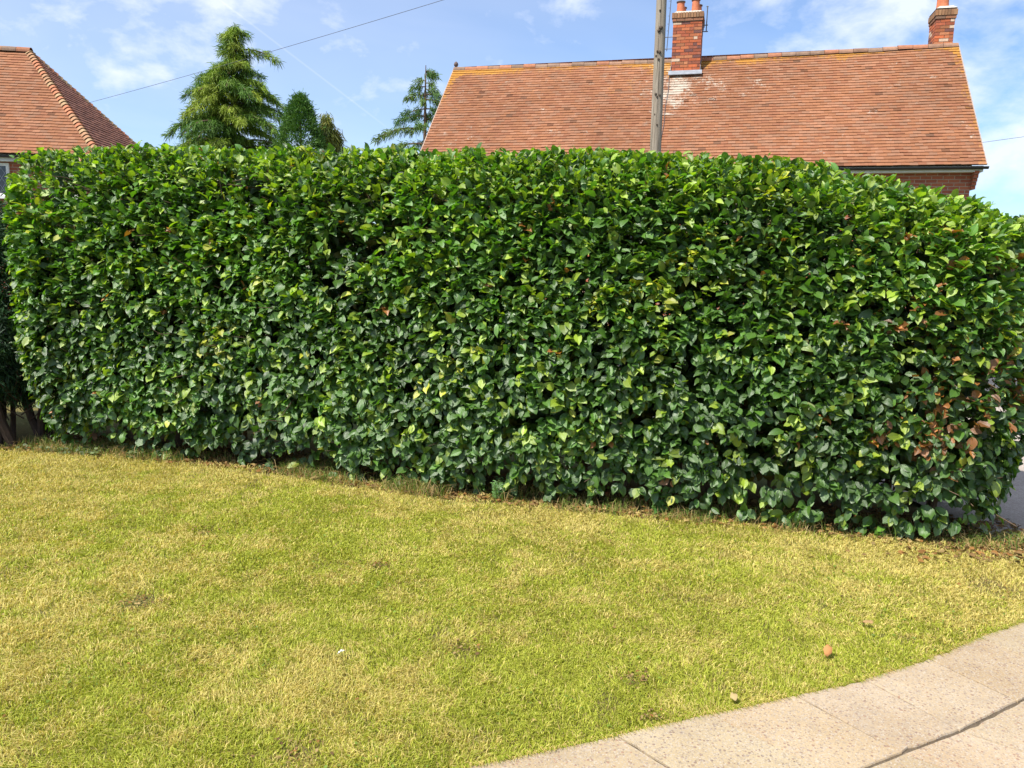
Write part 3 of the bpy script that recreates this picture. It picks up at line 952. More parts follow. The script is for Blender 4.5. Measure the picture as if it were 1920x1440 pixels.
# ------------------------------------------------------------ small things by the hedge and on the lawn
def weed_plant(px, py, h, label, cat, nstem, colr, leafsz, seed, feather=False):
    p = at_z(px, py)
    t = empty('weed_plant', (p[0], p[1], 0), label, cat)
    r = random.Random(seed)
    b = MB(); P, N, T, Z = [], [], [], []
    for i in range(nstem):
        a = r.uniform(0, 6.28); ln = r.uniform(0.1, 0.55)
        d = np.array([math.cos(a) * ln, math.sin(a) * ln * .6, 1.0]); d /= np.linalg.norm(d)
        hh = h * r.uniform(0.6, 1.05)
        pts = [p + np.array([0, 0, -0.01]) + d * hh * q + np.array([0, 0, -0.12 * hh * ln * q * q]) for q in (0, .35, .7, 1)]
        b.tube(pts, [0.0022, 0.0018, 0.0014, 0.001], 5)
        m = 16 if feather else 6
        for k in range(m):
            q = 0.15 + 0.85 * k / (m - 1)
            P.append(p + d * hh * q); 
            a2 = a + (1.4 if k % 2 else -1.4) + r.uniform(-.6, .6)
            T.append([math.cos(a2), math.sin(a2), r.uniform(-.1, .7)]); N.append([r.gauss(0, .4), -0.6 + r.gauss(0, .3), 1.0])
            Z.append(leafsz * r.uniform(.7, 1.2) * (1.1 - 0.4 * q))
    b.build('stem', M['stem'], t)
    Z = np.array(Z)
    make_leaves(np.array(P), unit(np.array(N)), np.array(T), Z, np.array(colr) * rng.uniform(.75, 1.25, (len(Z), 1)), 'foliage', M['leaf'], t, 0.28 if feather else 1.0)
    return t


M['stem'] = simple('green_stem', (0.16, 0.22, 0.06), 0.6, 0.2, 10)
weed_plant(932, 938, 0.15, 'feathery bright green weed growing at the middle of the hedge foot', 'weed', 9, (0.14, 0.30, 0.08), 0.035, 1, True)
weed_plant(1055, 935, 0.12, 'small sprig with yellow leaves and bare stalks at the hedge foot', 'weed', 4, (0.34, 0.36, 0.05), 0.045, 2)
weed_plant(1235, 962, 0.16, 'low mid green sucker sprouting in front of the hedge foot', 'weed', 6, (0.07, 0.18, 0.03), 0.05, 3)
weed_plant(820, 912, 0.14, 'leafy sprout standing against the hedge left of the feathery weed', 'weed', 5, (0.08, 0.19, 0.03), 0.045, 4)


def dead_leaf(px, py, colr, size, label, seed, group=None):
    p = at_z(px, py); p[2] = 0.016
    r = random.Random(seed)
    a = r.uniform(0, 6.28)
    s0 = rng.bit_generator.state
    t = bpy.data.objects.new('tmp', None)
    o = make_leaves(np.zeros((1, 3)), np.array([[r.gauss(0, .3), r.gauss(0, .3), 1.0]]), np.array([[math.cos(a), math.sin(a), .25]]), np.array([size]), np.array([colr]), 'fallen_leaf', M['dry'], None)
    o.location = p
    vs_ = [v.co for v in o.data.vertices]
    for c_ in vs_: c_.z += 6.0 * (c_.x ** 2 + c_.y ** 2) * (1 if seed % 2 else .4) + 0.004 * math.sin(c_.x * 300 + seed)
    m = o.modifiers.new('s', 'SOLIDIFY'); m.thickness = 0.0012
    tag(o, label, 'leaf', group)
    return o


G1 = 'dead leaves lying on the lawn'
dead_leaf(1546, 1236, (0.50, 0.24, 0.09), 0.055, 'curled orange brown dead leaf on the grass near the slab path', 1, G1)
dead_leaf(1616, 1174, (0.42, 0.27, 0.12), 0.045, 'pale brown dead leaf on the lawn, farther from the path', 2, G1)
dead_leaf(1378, 1322, (0.42, 0.32, 0.15), 0.038, 'straw coloured dead leaf at the very edge of the slab path', 3, G1)
dead_leaf(1140, 937, (0.40, 0.14, 0.07), 0.06, 'dark red brown dead leaf lying against the hedge foot', 4, G1)
dead_leaf(1908, 1052, (0.30, 0.33, 0.12), 0.05, 'olive dead leaf on the bare soil beyond the right end of the hedge', 5, G1)

# white feather on the grass
p = at_z(639, 1232)
fe = empty('feather', (p[0], p[1], 0.022), 'tiny white feather caught on top of the grass', 'feather')
mf, tf = mat('feather_white')
M['feather'] = finish(mf, tf, principled(tf, (0.85, 0.84, 0.82), 0.7))
b = MB(); b.tube([(p[0] - .012, p[1] - .006, .018), (p[0], p[1], .026), (p[0] + .016, p[1] + .008, .024)], [.0008, .0007, .0003], 5)
b.build('quill', M['feather'], fe)
b = MB()
for k in range(9):
    q = k / 8; c0 = np.array([p[0] - .008 + .018 * q, p[1] - .004 + .010 * q, .022 + .006 * math.sin(q * 3)])
    for sg in (-1, 1):
        e = c0 + np.array([.004 * math.sin(k * 2.1), .006 * sg * math.sin(.5 + 2.4 * q), .003 * math.cos(k * 1.7)])
        b.add([c0 - (0.0014, 0, 0), c0 + (0.0014, 0, 0), e + (0.0016, 0, 0), e - (0.001, 0, 0)], q=[(0, 1, 2, 3)])
b.build('vane', M['feather'], fe)


# ------------------------------------------------------------ roofs and houses
def tile_field(rows_fn, rows, gauge, Ux, Uy, Un, origin, seed, lichen_fn, base_cols, tw=0.165, sag=None, skip=None):
    """one mesh of small lapped tiles. rows_fn(v)->(u0,u1); plane coordinates u along the eave, v upslope"""
    r = np.random.default_rng(seed)
    us, vs, wds = [], [], []
    for i in range(rows):
        v = i * gauge
        u0, u1 = rows_fn(v + gauge * 0.5)
        if u1 - u0 < 0.05: continue
        off = (0.5 if i % 2 else 0.0) * tw + r.normal(0, 0.004)
        k0, k1 = math.floor((u0 - off) / tw), math.ceil((u1 - off) / tw)
        for k in range(k0, k1):
            a, b_ = max(u0, off + k * tw), min(u1, off + (k + 1) * tw)
            if b_ - a < 0.02: continue
            if skip is not None and skip((a + b_) / 2, v): continue
            us.append((a, b_)); vs.append(v)
    us = np.array(us); vs = np.array(vs); n = len(vs)
    gap = 0.0009
    a, b_ = us[:, 0] + gap, us[:, 1] - gap
    j = r.normal(0, 0.0035, n)
    big = r.random(n) < 0.015
    j = j - big * r.uniform(0.005, 0.02, n)
    v0, v1 = vs + j, vs + gauge * 1.5
    lift = r.normal(0.0, 0.0018, n) + big * 0.006
    z0 = 0.028 + lift; z1 = 0.004
    tl = r.normal(0, 0.0012, n)
    sg = (lambda u, v: 0 * u) if sag is None else sag
    th = 0.014
    def P(u, v, z): return origin + u[:, None] * Ux + v[:, None] * Uy + (z + sg(u, v))[:, None] * Un
    V = np.stack([P(a, v0, z0 + tl), P(b_, v0, z0 - tl), P(b_, v1, z1 + 0 * a), P(a, v1, z1 + 0 * a),
                  P(a, v0, z0 + tl - th), P(b_, v0, z0 - tl - th)], 1)
    Q = np.array([[0, 1, 2, 3], [4, 5, 1, 0]]); T = np.array([[0, 3, 4], [1, 5, 2]])
    # columns: side triangles approximate the cut sides
    off = (np.arange(n) * 6)[:, None, None]
    cols = np.array(base_cols)[r.integers(0, len(base_cols), n)] * r.uniform(0.92, 1.07, (n, 1))
    uc, vc = (a + b_) / 2, vs
    tonal = vnoise(uc, vc, 0.7, seed + 3, 3)
    cols = cols * (0.70 + 0.34 * tonal[:, None])
    dk = r.random(n) < 0.012
    cols[dk] *= 0.55
    li = lichen_fn(uc, vc)
    return V.reshape(-1, 3), (Q[None] + off).reshape(-1, 4), (T[None] + off).reshape(-1, 3), np.repeat(cols, 6, 0), np.repeat(li, 6, 0)


TILE_COLS = [(0.305, 0.130, 0.063), (0.33, 0.152, 0.082), (0.285, 0.118, 0.060), (0.315, 0.136, 0.066), (0.295, 0.145, 0.082)]


def roof_plane(corner, Ux, Uy, length, slope_len, rows_fn, seed, lichen_fn, sag=None, gauge=0.108, cols=TILE_COLS, skip=None):
    Un = np.cross(Ux, Uy)
    if Un[2] < 0: Un = -Un
    rows = int(slope_len / gauge)
    return tile_field(rows_fn, rows, gauge, Ux, Uy, Un, np.array(corner, float), seed, lichen_fn, cols, sag=sag, skip=skip)


def merge_planes(name, planes, parent, material):
    V, Q, T, C, Lc = [], [], [], [], []
    b0 = 0
    for (v, q_, t_, c_, l_) in planes:
        V.append(v); Q.append(q_ + b0); T.append(t_ + b0); C.append(c_); Lc.append(l_); b0 += len(v)
    V = np.concatenate(V) - np.array(parent.location)
    Lc = np.concatenate(Lc); L3 = np.zeros((len(Lc), 3)); L3[:, :2] = Lc
    return link_mesh(name, V, [np.concatenate(Q), np.concatenate(T)], material, parent, col=np.concatenate(C), extra={'lichen': L3})


def ridge_run(b, p0, p1, r0=0.11, step=0.32, seed=0, axis_up=(0, 0, 1)):
    rr = random.Random(seed)
    p0, p1 = np.array(p0, float), np.array(p1, float)
    d = p1 - p0; L = np.linalg.norm(d); d /= L
    s = np.cross(d, axis_up); s /= np.linalg.norm(s); n_ = np.cross(s, d)
    if n_[2] < 0: n_ = -n_
    k = max(1, int(round(L / step)))
    for i in range(k):
        a = p0 + d * (L * i / k + 0.004); e = p0 + d * (L * (i + 1) / k - 0.004)
        off = n_ * rr.gauss(0, 0.005) + s * rr.gauss(0, 0.004)
        ra, re = r0 * 1.04, r0 * 0.97
        tone = rr.uniform(0.75, 1.15)
        c = rr.choice([(0.30, 0.17, 0.11), (0.34, 0.15, 0.085), (0.26, 0.17, 0.12)]); c = tuple(x * tone for x in c)
        v = []
        m = 8
        for (q, rad) in ((a, ra), (e, re)):
            for j in range(m + 1):
                t = math.pi * (j / m) * 1.06 - 0.03 * math.pi
                v.append(q + off + s * math.cos(t) * rad + n_ * (math.sin(t) * rad - 0.03))
        f = [(j, j + 1, m + 2 + j, m + 1 + j) for j in range(m)]
        b.add(v, q=f, c=c)
        b.add([v[j] for j in range(m + 1)], t=[(0, j, j + 1) for j in range(1, m)], c=tuple(x * .7 for x in c))


BR = [(0.42, 0.115, 0.05), (0.46, 0.15, 0.065), (0.36, 0.10, 0.05), (0.43, 0.17, 0.08), (0.33, 0.105, 0.06), (0.49, 0.13, 0.05)]


def brick_stack(o, ax, ay, w_, d_, z0, z1, parent, seed, oversail=2, name='chimney_stack'):
    """real bricks, four sides, laid in courses; o = front left corner at height z0"""
    r = random.Random(seed)
    b = MB()
    ax, ay = np.array(ax, float), np.array(ay, float)
    ch = 0.075
    nC = int(round((z1 - z0) / ch))
    for i in range(nC):
        grow = 0.0
        if i >= nC - oversail - 1: grow = 0.02 if i == nC - oversail - 1 else 0.036
        top_solid = i >= nC - oversail
        z = z0 + i * ch
        if i == nC - 1: continue
        hh = ch - 0.011
        if i == nC - 2: hh = ch * 2 - 0.02       # a course of bricks on end for the cap
        for side in range(4):
            if side == 0: p, du, dn, ln = o - ax * grow - ay * grow, ax, ay, w_ + 2 * grow
            elif side == 1: p, du, dn, ln = o + ax * (w_ + grow) - ay * grow, ay, -ax, d_ + 2 * grow
            elif side == 2: p, du, dn, ln = o + ax * (w_ + grow) + ay * (d_ + grow), -ax, -ay, w_ + 2 * grow
            else: p, du, dn, ln = o - ax * grow + ay * (d_ + grow), -ay, ax, d_ + 2 * grow
            u = 0.0
            first = True
            while u < ln - 0.005:
                bl = 0.215
                if first: bl = 0.1025 if (i + side) % 2 else 0.215
                elif r.random() < 0.12: bl = 0.1025
                if i == nC - 2: bl = 0.068
                first = False
                e = min(u + bl, ln)
                if e - u < 0.03: break
                c = random.Random(r.random()).choice(BR)
                k = r.uniform(0.72, 1.15)
                if r.random() < 0.08: c, k = (0.16, 0.07, 0.06), 1.0
                if r.random() < 0.05: c, k = (0.58, 0.42, 0.30), 1.0
                if i >= nC - 3: c = tuple(0.5 * x + 0.5 * y for x, y in zip(c, (0.28, 0.19, 0.11))); k *= 0.9
                if i >= nC - 2 : c = tuple(0.5 * x + 0.5 * y for x, y in zip(c, (0.33, 0.20, 0.10)))
                j = r.gauss(0, 0.002)
                b.solidbox(np.array([*p[:2], 0]) + du * (u + .0) + dn * (j) + np.array([0, 0, z]), du * (e - u - 0.010), dn * 0.10, (0, 0, hh), tuple(x * k for x in c))
                u = e
    st = b.build(name, M['brick'], parent)
    m = MB()
    m.solidbox(np.array([*o[:2], z0]) + ax * .009 + ay * .009, ax * (w_ - .02), ay * (d_ - .02), (0, 0, z1 - z0 - ch * (oversail + 1)))
    m.solidbox(np.array([*o[:2], z1 - ch * (oversail + 1)]) - ax * .008 - ay * .008, ax * (w_ + .014), ay * (d_ + .014), (0, 0, ch * (oversail + 1) - 0.02))
    m.build('mortar', M['mortar'], st)
    m = MB()
    p = np.array([*o[:2], z1 - 0.018]) - ax * .03 - ay * .03
    W_, D_ = w_ + .06, d_ + .06
    v = [p, p + ax * W_, p + ax * W_ + ay * D_, p + ay * D_]
    i_ = 0.09
    v2 = [p + ax * i_ + ay * i_ + up * .07, p + ax * (W_ - i_) + ay * i_ + up * .07, p + ax * (W_ - i_) + ay * (D_ - i_) + up * .07, p + ax * i_ + ay * (D_ - i_) + up * .07]
    m.add(v + v2, q=[(0, 1, 5, 4), (1, 2, 6, 5), (2, 3, 7, 6), (3, 0, 4, 7), (4, 5, 6, 7)])
    m.build('flaunching', M['flaunch'], st)
    return st


def pot(st, c, h, rad=0.105, lean=0.0):
    m = MB()
    m.lathe(c, [(rad * 1.12, 0), (rad * 1.02, h * .35), (rad * .96, h * 0.86)], 20)
    po = m.build('chimney_pot', M['pot'], st, smooth=True)
    m = MB()
    m.lathe(c, [(rad * .96, h * .86), (rad * 1.16, h * .9), (rad * 1.18, h * .98), (rad * 1.05, h), (rad * .85, h), (rad * .82, h * .55)], 20)
    m.build('rim', M['potrim'], po, smooth=True)


def wall_box(b, p, a, bb, h, skipless=True):
    """four wall faces of a body given by corner p, edge vectors a, bb (uv in metres)"""
    p, a, bb = (np.array(k, float) for k in (p, a, bb))
    for q, e in ((p, a), (p + a, bb), (p + a + bb, -a), (p + bb, -bb)):
        L = np.linalg.norm(e)
        b.add([q, q + e, q + e + up * h, q + up * h], q=[(0, 1, 2, 3)], u=[(0, 0), (L, 0), (L, h), (0, h)])


def window(parent, p, ux, out, w_, h, lights=2):
    """p = lower left on the wall face"""
    p, ux, out = (np.array(k, float) for k in (p, ux, out))
    fr = MB(); fw = 0.065
    for (u0, v0, uw, vh) in [(0, 0, w_, fw), (0, h - fw, w_, fw), (0, fw, fw, h - 2 * fw), (w_ - fw, fw, fw, h - 2 * fw)] + [(w_ * k / lights - fw / 2, fw, fw, h - 2 * fw) for k in range(1, lights)]:
        fr.solidbox(p + ux * u0 + up * v0 + out * 0.003, ux * uw, up * vh, out * 0.045)
    f = fr.build('window', M['white'], parent)
    g_ = MB()
    q = p + ux * fw + up * fw + out * 0.016
    W_, H_ = w_ - 2 * fw, h - 2 * fw
    g_.add([q, q + ux * W_, q + ux * W_ + up * H_, q + up * H_], q=[(0, 1, 2, 3)], u=[(0, 0), (W_, 0), (W_, H_), (0, H_)])
    g_.build('pane', M['glass'], f)
    s_ = MB(); s_.solidbox(p - ux * .05 - up * .06 + out * .002, ux * (w_ + .1), up * .055, out * .10)
    s_.build('sill', M['white'], f)


# ---------------- right house
E = np.array([9.8957, 17.0, 3.6917]); HLn, RUN, RH = 12.86, 3.1528, 6.8245
ED = -hd                                                  # along the eaves to the right
EL = E + hd * HLn
slope_v = hp * RUN + up * (RH - E[2]); SLEN = float(np.linalg.norm(slope_v)); slope_u = slope_v / SLEN
house = empty('brick_house', (float((E + EL)[0] / 2), float((E + EL)[1] / 2), 0), 'long brick house with lichened orange tile roof and two chimneys behind the hedge', 'house')
HOL = np.array(house.location)


def lich_right(u, v):
    top = v / SLEN
    nx = vnoise(u, v, 0.9, 5, 3)
    orange = np.clip((top - 0.88) / 0.12, 0, 1) * 0.25 + np.clip((top - 0.72) / 0.28, 0, 1) * 0.34 * np.clip(1.1 - np.abs(u - 6.2) / 1.3, 0, 1) + np.clip((top - 0.8) / .2, 0, 1) * .25 * np.clip(1 - u / 2.6, 0, 1)
    orange += np.clip(1 - u / 0.35, 0, 1) * 0.30 * top + 0.22 * np.clip(1 - (HLn - u) / 0.3, 0, 1)
    orange += 0.225 + 0.3 * (nx - 0.5) + np.clip((top - 0.6) / .4, 0, 1) * .1
    cx = 7.0
    d = np.sqrt(((u - cx) / 1.6) ** 2 + ((v - SLEN * 0.72) / 0.75) ** 2)
    white = np.clip(1.25 - d, 0, 1) * (0.0 + 0.19 * vnoise(u, v, 2.6, 15, 3)) + 0.325 + 0.12 * np.clip(1 - np.abs(u - 6.1) / .9, 0, 1) * (top > .45)
    return np.stack([orange, white], 1)


def sag_right(u, v):
    return -0.05 * np.sin(np.clip(u / HLn, 0, 1) * math.pi) * np.clip(v / SLEN, 0, 1) + 0.025 * (vnoise(u, v, 0.5, 8, 2) - 0.5)


front = roof_plane(EL - slope_u * 0.05, ED, slope_u, HLn, SLEN, lambda v: (0.0, HLn), 1, lich_right, sag_right)
bslope = -hp * RUN + up * (RH - E[2]); bslope = bslope / np.linalg.norm(bslope)
BE = E + hp * 2 * RUN
back = roof_plane(BE, hd, bslope, HLn, SLEN, lambda v: (0.0, HLn), 2, lambda u, v: np.stack([0 * u + .1, 0 * u + .1], 1), None, gauge=0.108)
roof = merge_planes('roof', [front, back], house, M['tile'])
b = MB()
# boards under the tiles, a little below them
lower = up * -0.03
RL, RR = EL + slope_v, E + slope_v
b.poly([EL + lower, E + lower, RR + lower * 2, RL + lower * 2])
b.poly([BE + lower, BE + hd * HLn + lower, RL + lower * 2, RR + lower * 2])
b.build('roof_deck', M['mortar'], roof)
b = MB(); ridge_run(b, RL + up * -0.035, RL + (RR - RL) * .5 + up * -.085, 0.10, 0.33, 3); ridge_run(b, RL + (RR - RL) * .5 + up * -.085, RR + up * -0.0, 0.10, 0.33, 4)
b.build('ridge_tiles', M['ridge'], roof)
b = MB(); c = RL + up * 0.06
b.lathe(c + hd * -0.05, [(0.0, -0.04), (0.05, 0.0), (0.065, 0.045), (0.05, 0.09), (0.02, 0.12), (0.0, 0.125)], 10)
b.build('ridge_end_finial', M['potrim'], roof, smooth=True)
# pale mortar verges
for q, sgn in ((EL, -1), (E, 1)):
    b = MB()
    for sv_, base_ in ((slope_v, q), (None, None)):
        if sv_ is None: continue
        b.solidbox(base_ + ED * (0.0 if sgn > 0 else -0.03) - up * .03, ED * 0.03, slope_v, up * 0.035)
    b.solidbox(q + hp * 2 * RUN + ED * (0.0 if sgn > 0 else -0.03) - up * .03, ED * 0.03, -hp * RUN + up * (RH - E[2]), up * 0.035)
    b.build('verge', M['verge'], roof)
# walls, inset under the eaves, with gables
OV = 0.28; GI = 0.10
wp = EL + hp * OV + ED * GI; wp[2] = -0.05
wl, wd_, wh = HLn - 2 * GI - 0.08, 2 * RUN - 2 * OV, E[2] - 0.03 + 0.05
b = MB(); wall_box(b, wp, ED * wl, hp * wd_, wh)
for q in (wp, wp + ED * wl):
    t0 = q + up * wh; t1 = q + hp * wd_ + up * wh; ap = q + hp * wd_ / 2 + up * (RH - 0.1 + .05 - .12)
    b.add([t0, t1, ap], t=[(0, 1, 2)], u=[(0, 0), (wd_, 0), (wd_ / 2, ap[2] - t0[2])])
walls = b.build('wall', M['brickw'], house)
# stepped kneeler under the right end of the eaves
b = MB()
for k in range(5):
    x0 = wl - 0.30 + 0.0 * k
    out_ = 0.045 * (k + 1)
    z = E[2] - 0.13 - 0.075 * (5 - k)
    q = wp.copy(); q[2] = z
    b.box(q + ED * (wl + 0.003) - hp * out_, ED * 0.09, hp * (0.32 + out_), up * 0.071)
b.build('kneeler', M['brickw'], walls)
# fascia, soffit and gutter
b = MB()
fp = EL + hp * 0.06; fp[2] = E[2] - 0.16
b.solidbox(fp, ED * (HLn - 0.02), hp * 0.022, up * 0.125)
b.solidbox(fp + hp * 0.024 + up * 0.0, ED * (HLn - 0.02), hp * (OV - .10), up * 0.015)
b.build('fascia', M['white'], house)
def gutter(parent, p0, p1, outv, nb=8):
    b = MB(); outv = np.array(outv, float); p0, p1 = np.array(p0, float), np.array(p1, float)
    ring = []
    for p in (p0, p1):
        for j in range(nb + 1):
            t = math.pi + math.pi * j / nb
            ring.append(p + outv * (0.055 * math.cos(t)) + up * (0.055 * math.sin(t)))
        for j in range(nb, -1, -1):
            t = math.pi + math.pi * j / nb
            ring.append(p + outv * (0.049 * math.cos(t)) + up * (0.049 * math.sin(t)))
    m = 2 * (nb + 1)
    b.add(ring, q=[(j, (j + 1) % m, m + (j + 1) % m, m + j) for j in range(m)])
    for k, p in ((0, p0), (m, p1)):
        b.add([ring[k + j] for j in range(nb + 1)], t=[(0, j, j + 1) for j in range(1, nb)])
    return b.build('gutter', M['gutter'], parent)
gutter(house, EL - hp * 0.02 + up * -0.045, E - hp * 0.02 + ED * 0.05 + up * -0.06, hp)
for k, (u_, ww) in enumerate(((1.2, 1.8), (4.6, 1.2), (7.2, 1.8))):
    window(house, wp + ED * u_ + up * 1.0, ED, -hp, ww, 1.25, 3 if ww > 1.5 else 2)

# chimney on the ridge
fn = np.cross(ED, slope_u); fn = fn / np.linalg.norm(fn)
c0 = at_plane(1258, 137, EL, fn); c1 = at_plane(1312, 133, EL, fn)
cw = float(np.dot(c1 - c0, ED))
scale = c0[1] / F
ctop = at_plane(1258, 25, c0, hp)[2]
print('chimney width', cw, 'base z', c0[2], 'top', ctop)
cd = 2 * (RUN - float(np.dot(c0 - EL, hp))) ; cd = max(0.6, min(cd, 1.1))
o_ = np.array([c0[0], c0[1], 0])
st = brick_stack(o_, ED, hp, cw, cd, c0[2] - 0.02, ctop, house, 5, name='chimney')
ptz = ctop + 0.03
for uu, dd, hh in ((0.22, 0.22, 0.30), (0.74, 0.22, 0.33), (0.80, 0.62, 0.30), (0.25, .68, .28)):
    pc = o_ + ED * cw * uu + hp * cd * dd; pot(st, (pc[0], pc[1], ptz), hh, 0.098)
b = MB()
b.solidbox(np.array([*o_[:2], c0[2] - 0.02]) - ED * .03 - hp * 0.022 - up * 0.10, ED * (cw + .06), hp * 0.018, up * 0.17)
ap0 = np.array([*o_[:2], c0[2]]) - ED * 0.06 - hp * 0.024 + fn * 0.012
b.solidbox(ap0 - slope_u * 0.16 + fn * .02, ED * (cw + .12), slope_u * 0.17, fn * 0.02)
for uo in (-0.016, cw + .003):
    for k in range(3):
        b.solidbox(o_ + ED * uo + hp * (k * 0.13 - .02) + up * (c0[2] + 0.14 * k - 0.05), ED * 0.013, hp * 0.13, up * 0.22)
b.build('lead_flashing', M['lead'], st)
# aerial brackets and masts
b = MB()
def apx(x, y, dd): return at_plane(x, y, o_ + hp * dd, hp)
q0, q1 = apx(1250, 96, 0.12), apx(1259.5, -14, 0.12)
b.tube([q0, q1], 0.010, 6)
for y in (70, 92):
    a_ = apx(1249, y, .12); b.tube([a_, np.array([*(o_ + hp * .12)[:2], a_[2]])], 0.009, 6); b.tube([a_ - ED * .05, a_ + ED * .04], 0.012, 5)
for y in (2, 15, 30, 45, 58):
    a_ = apx(1250.5 + (70 - y) * .08, y, .12); b.tube([a_ - ED * .018, a_ + ED * .03], 0.006, 5)
b.build('aerial_mast', M['metal'], st)
b = MB()
q0, q1 = apx(1324, 60, 0.2), apx(1327, 12, 0.2)
b.tube([q0, q1], 0.014, 7); b.tube([q1 - ED * .03, q1 + ED * .02], 0.016, 6)
for y in (47, 59):
    a_ = apx(1326, y, .2); wallp = o_ + ED * cw + hp * .2; b.tube([a_ + ED * .02, np.array([*wallp[:2], a_[2]])], 0.013, 6)
wallp = o_ + ED * (cw) + hp * .12; b.solidbox(np.array([*wallp[:2], a_[2] - .02]), ED * .02, hp * .18, up * .20)
b.build('aerial_bracket', M['metal'], st)
b = MB()
cpts = []
for k in range(26):
    vv = 0.02 + k / 25 * (float(np.dot(c0 - EL, slope_u)) - 0.1)
    cpts.append(at_plane(1256, 145, EL, fn) * 0 + EL + ED * (float(np.dot(c0 - EL, ED)) - 0.02 + 0.01 * math.sin(k * .7)) + slope_u * vv + fn * (0.035 + float(sag_right(np.array([6.5]), np.array([vv]))[0]) + .01))
b.tube(cpts, 0.006, 5)
b.build('aerial_cable', M['cable'], house)

# gable chimney at the right
rb = RR - ED * 0.0
gfront = RL + hp * 0.05
g0 = at_plane(1750.5, 92, gfront, hp); g1 = at_plane(1785.5, 90, gfront, hp)
gw = float(np.dot(g1 - g0, ED)); gtop = at_plane(1770, 14, gfront, hp)[2]
print('gable chimney', gw, g0[2], gtop)
o2 = np.array([g0[0], g0[1], 0])
st2 = brick_stack(o2, ED, hp, gw, 0.66, RH - 0.55, gtop, house, 9, name='chimney')
for dd in (.25, .72):
    pc = o2 + ED * gw * 0.42 + hp * 0.66 * dd; pot(st2, (pc[0], pc[1], gtop + .03), 0.34, 0.10)

# ---------------- left house
A = np.array([-9.697, 18.829, 3.781]); la_ = 0.131; LH, LD, LHIP = 6.662, 5.833, 2.618
e_ = np.array([math.cos(la_), math.sin(la_), 0.0]); n_b = np.array([-math.sin(la_), math.cos(la_), 0.0])
LLEN = 9.5
house2 = empty('brick_house', (float(A[0] - 4), float(A[1] + 2), 0), 'hip roofed brick house with a white leaded window beyond the left end of the hedge', 'house')
Bc = A + n_b * LD
Rr = A + n_b * LD / 2 - e_ * LHIP; Rr[2] = LH
A0 = A - e_ * LLEN; B0_ = Bc - e_ * LLEN; R0 = A0 + n_b * LD / 2 + e_ * LHIP; R0[2] = LH
fs = n_b * LD / 2 + up * (LH - A[2]); fsl = float(np.linalg.norm(fs)); fu = fs / fsl
hs_ = -e_ * LHIP + up * (LH - A[2]); hsl = float(np.linalg.norm(hs_)); hu_ = hs_ / hsl
lz = lambda u, v: np.stack([0.14 + 0.22 * np.clip(v / fsl - .93, 0, 1) * 10 + 0 * u, 0.10 + 0 * u], 1)
GA = 0.112
pf = roof_plane(A0 - fu * 0.04, e_, fu, LLEN, fsl, lambda v: (LHIP * v / fsl, LLEN - LHIP * v / fsl), 21, lz, None, GA, TILE_COLS)
pb = roof_plane(Bc, -e_, unit(-n_b * LD / 2 + up * (LH - A[2])), LLEN, fsl, lambda v: (LHIP * v / fsl, LLEN - LHIP * v / fsl), 22, lz, None, GA)
ph = roof_plane(A - hu_ * 0.04, n_b, hu_, LD, hsl, lambda v: (LD / 2 * v / hsl, LD - LD / 2 * v / hsl), 23, lz, None, GA, [(0.30, 0.13, 0.085), (0.34, 0.15, 0.10), (0.26, 0.11, 0.075)])
ph2 = roof_plane(B0_, -n_b, unit(e_ * LHIP + up * (LH - A[2])), LD, hsl, lambda v: (LD / 2 * v / hsl, LD - LD / 2 * v / hsl), 24, lz, None, GA)
roof2 = merge_planes('roof', [pf, pb, ph, ph2], house2, M['tile'])
b = MB(); l2 = up * -0.035
b.poly([A0 + l2, A + l2, Rr + l2, R0 + l2]); b.poly([Bc + l2, B0_ + l2, R0 + l2, Rr + l2]); b.poly([A + l2, Bc + l2, Rr + l2]); b.poly([B0_ + l2, A0 + l2, R0 + l2])
b.build('roof_deck', M['mortar'], roof2)
b = MB(); ridge_run(b, R0, Rr + e_ * .06, 0.12, 0.33, 8)
b.build('ridge_tiles', M['ridge'], roof2)
# bonnet tiles down the hips, one to each course
for P0, P1 in ((A, Rr), (Bc, Rr), (A0, R0), (B0_, R0)):
    b = MB()
    d = P1 - P0; L = np.linalg.norm(d); d = d / L
    rows = int(fsl / GA)
    s = np.cross(d, up); s /= np.linalg.norm(s); nn = np.cross(s, d)
    if nn[2] < 0: nn = -nn
    for i in range(rows):
        q = P0 + d * (L * i / rows) + nn * 0.035; q2 = q + d * (L / rows * 1.25) - nn * 0.03
        c = random.choice([(0.36, 0.20, 0.11), (0.42, 0.17, 0.09), (0.36, 0.24, 0.13)])
        v = []
        for (p_, rad, hh) in ((q, 0.13, 0.035), (q2, 0.10, 0.03)):
            for j in range(7):
                t = -1 + 2 * j / 6
                v.append(p_ + s * rad * t + nn * (hh * (1 - t * t) - 0.085 * t * t))
        b.add(v, q=[(j, j + 1, 8 + j, 7 + j) for j in range(6)], c=c)
        b.add([v[j] for j in range(7)] + [v[j] - nn * 0.018 for j in range(7)], q=[(j, j + 1, 8 + j, 7 + j) for j in range(6)], c=tuple(x * .8 for x in c))
    b.build('hip_tiles', M['ridge'], roof2)
O2 = 0.26
wp2 = A0 + e_ * O2 + n_b * O2; wp2[2] = -0.05
b = MB(); wall_box(b, wp2, e_ * (LLEN - 2 * O2), n_b * (LD - 2 * O2), A[2] + .02)
b.build('wall', M['brickw'], house2)
b = MB()
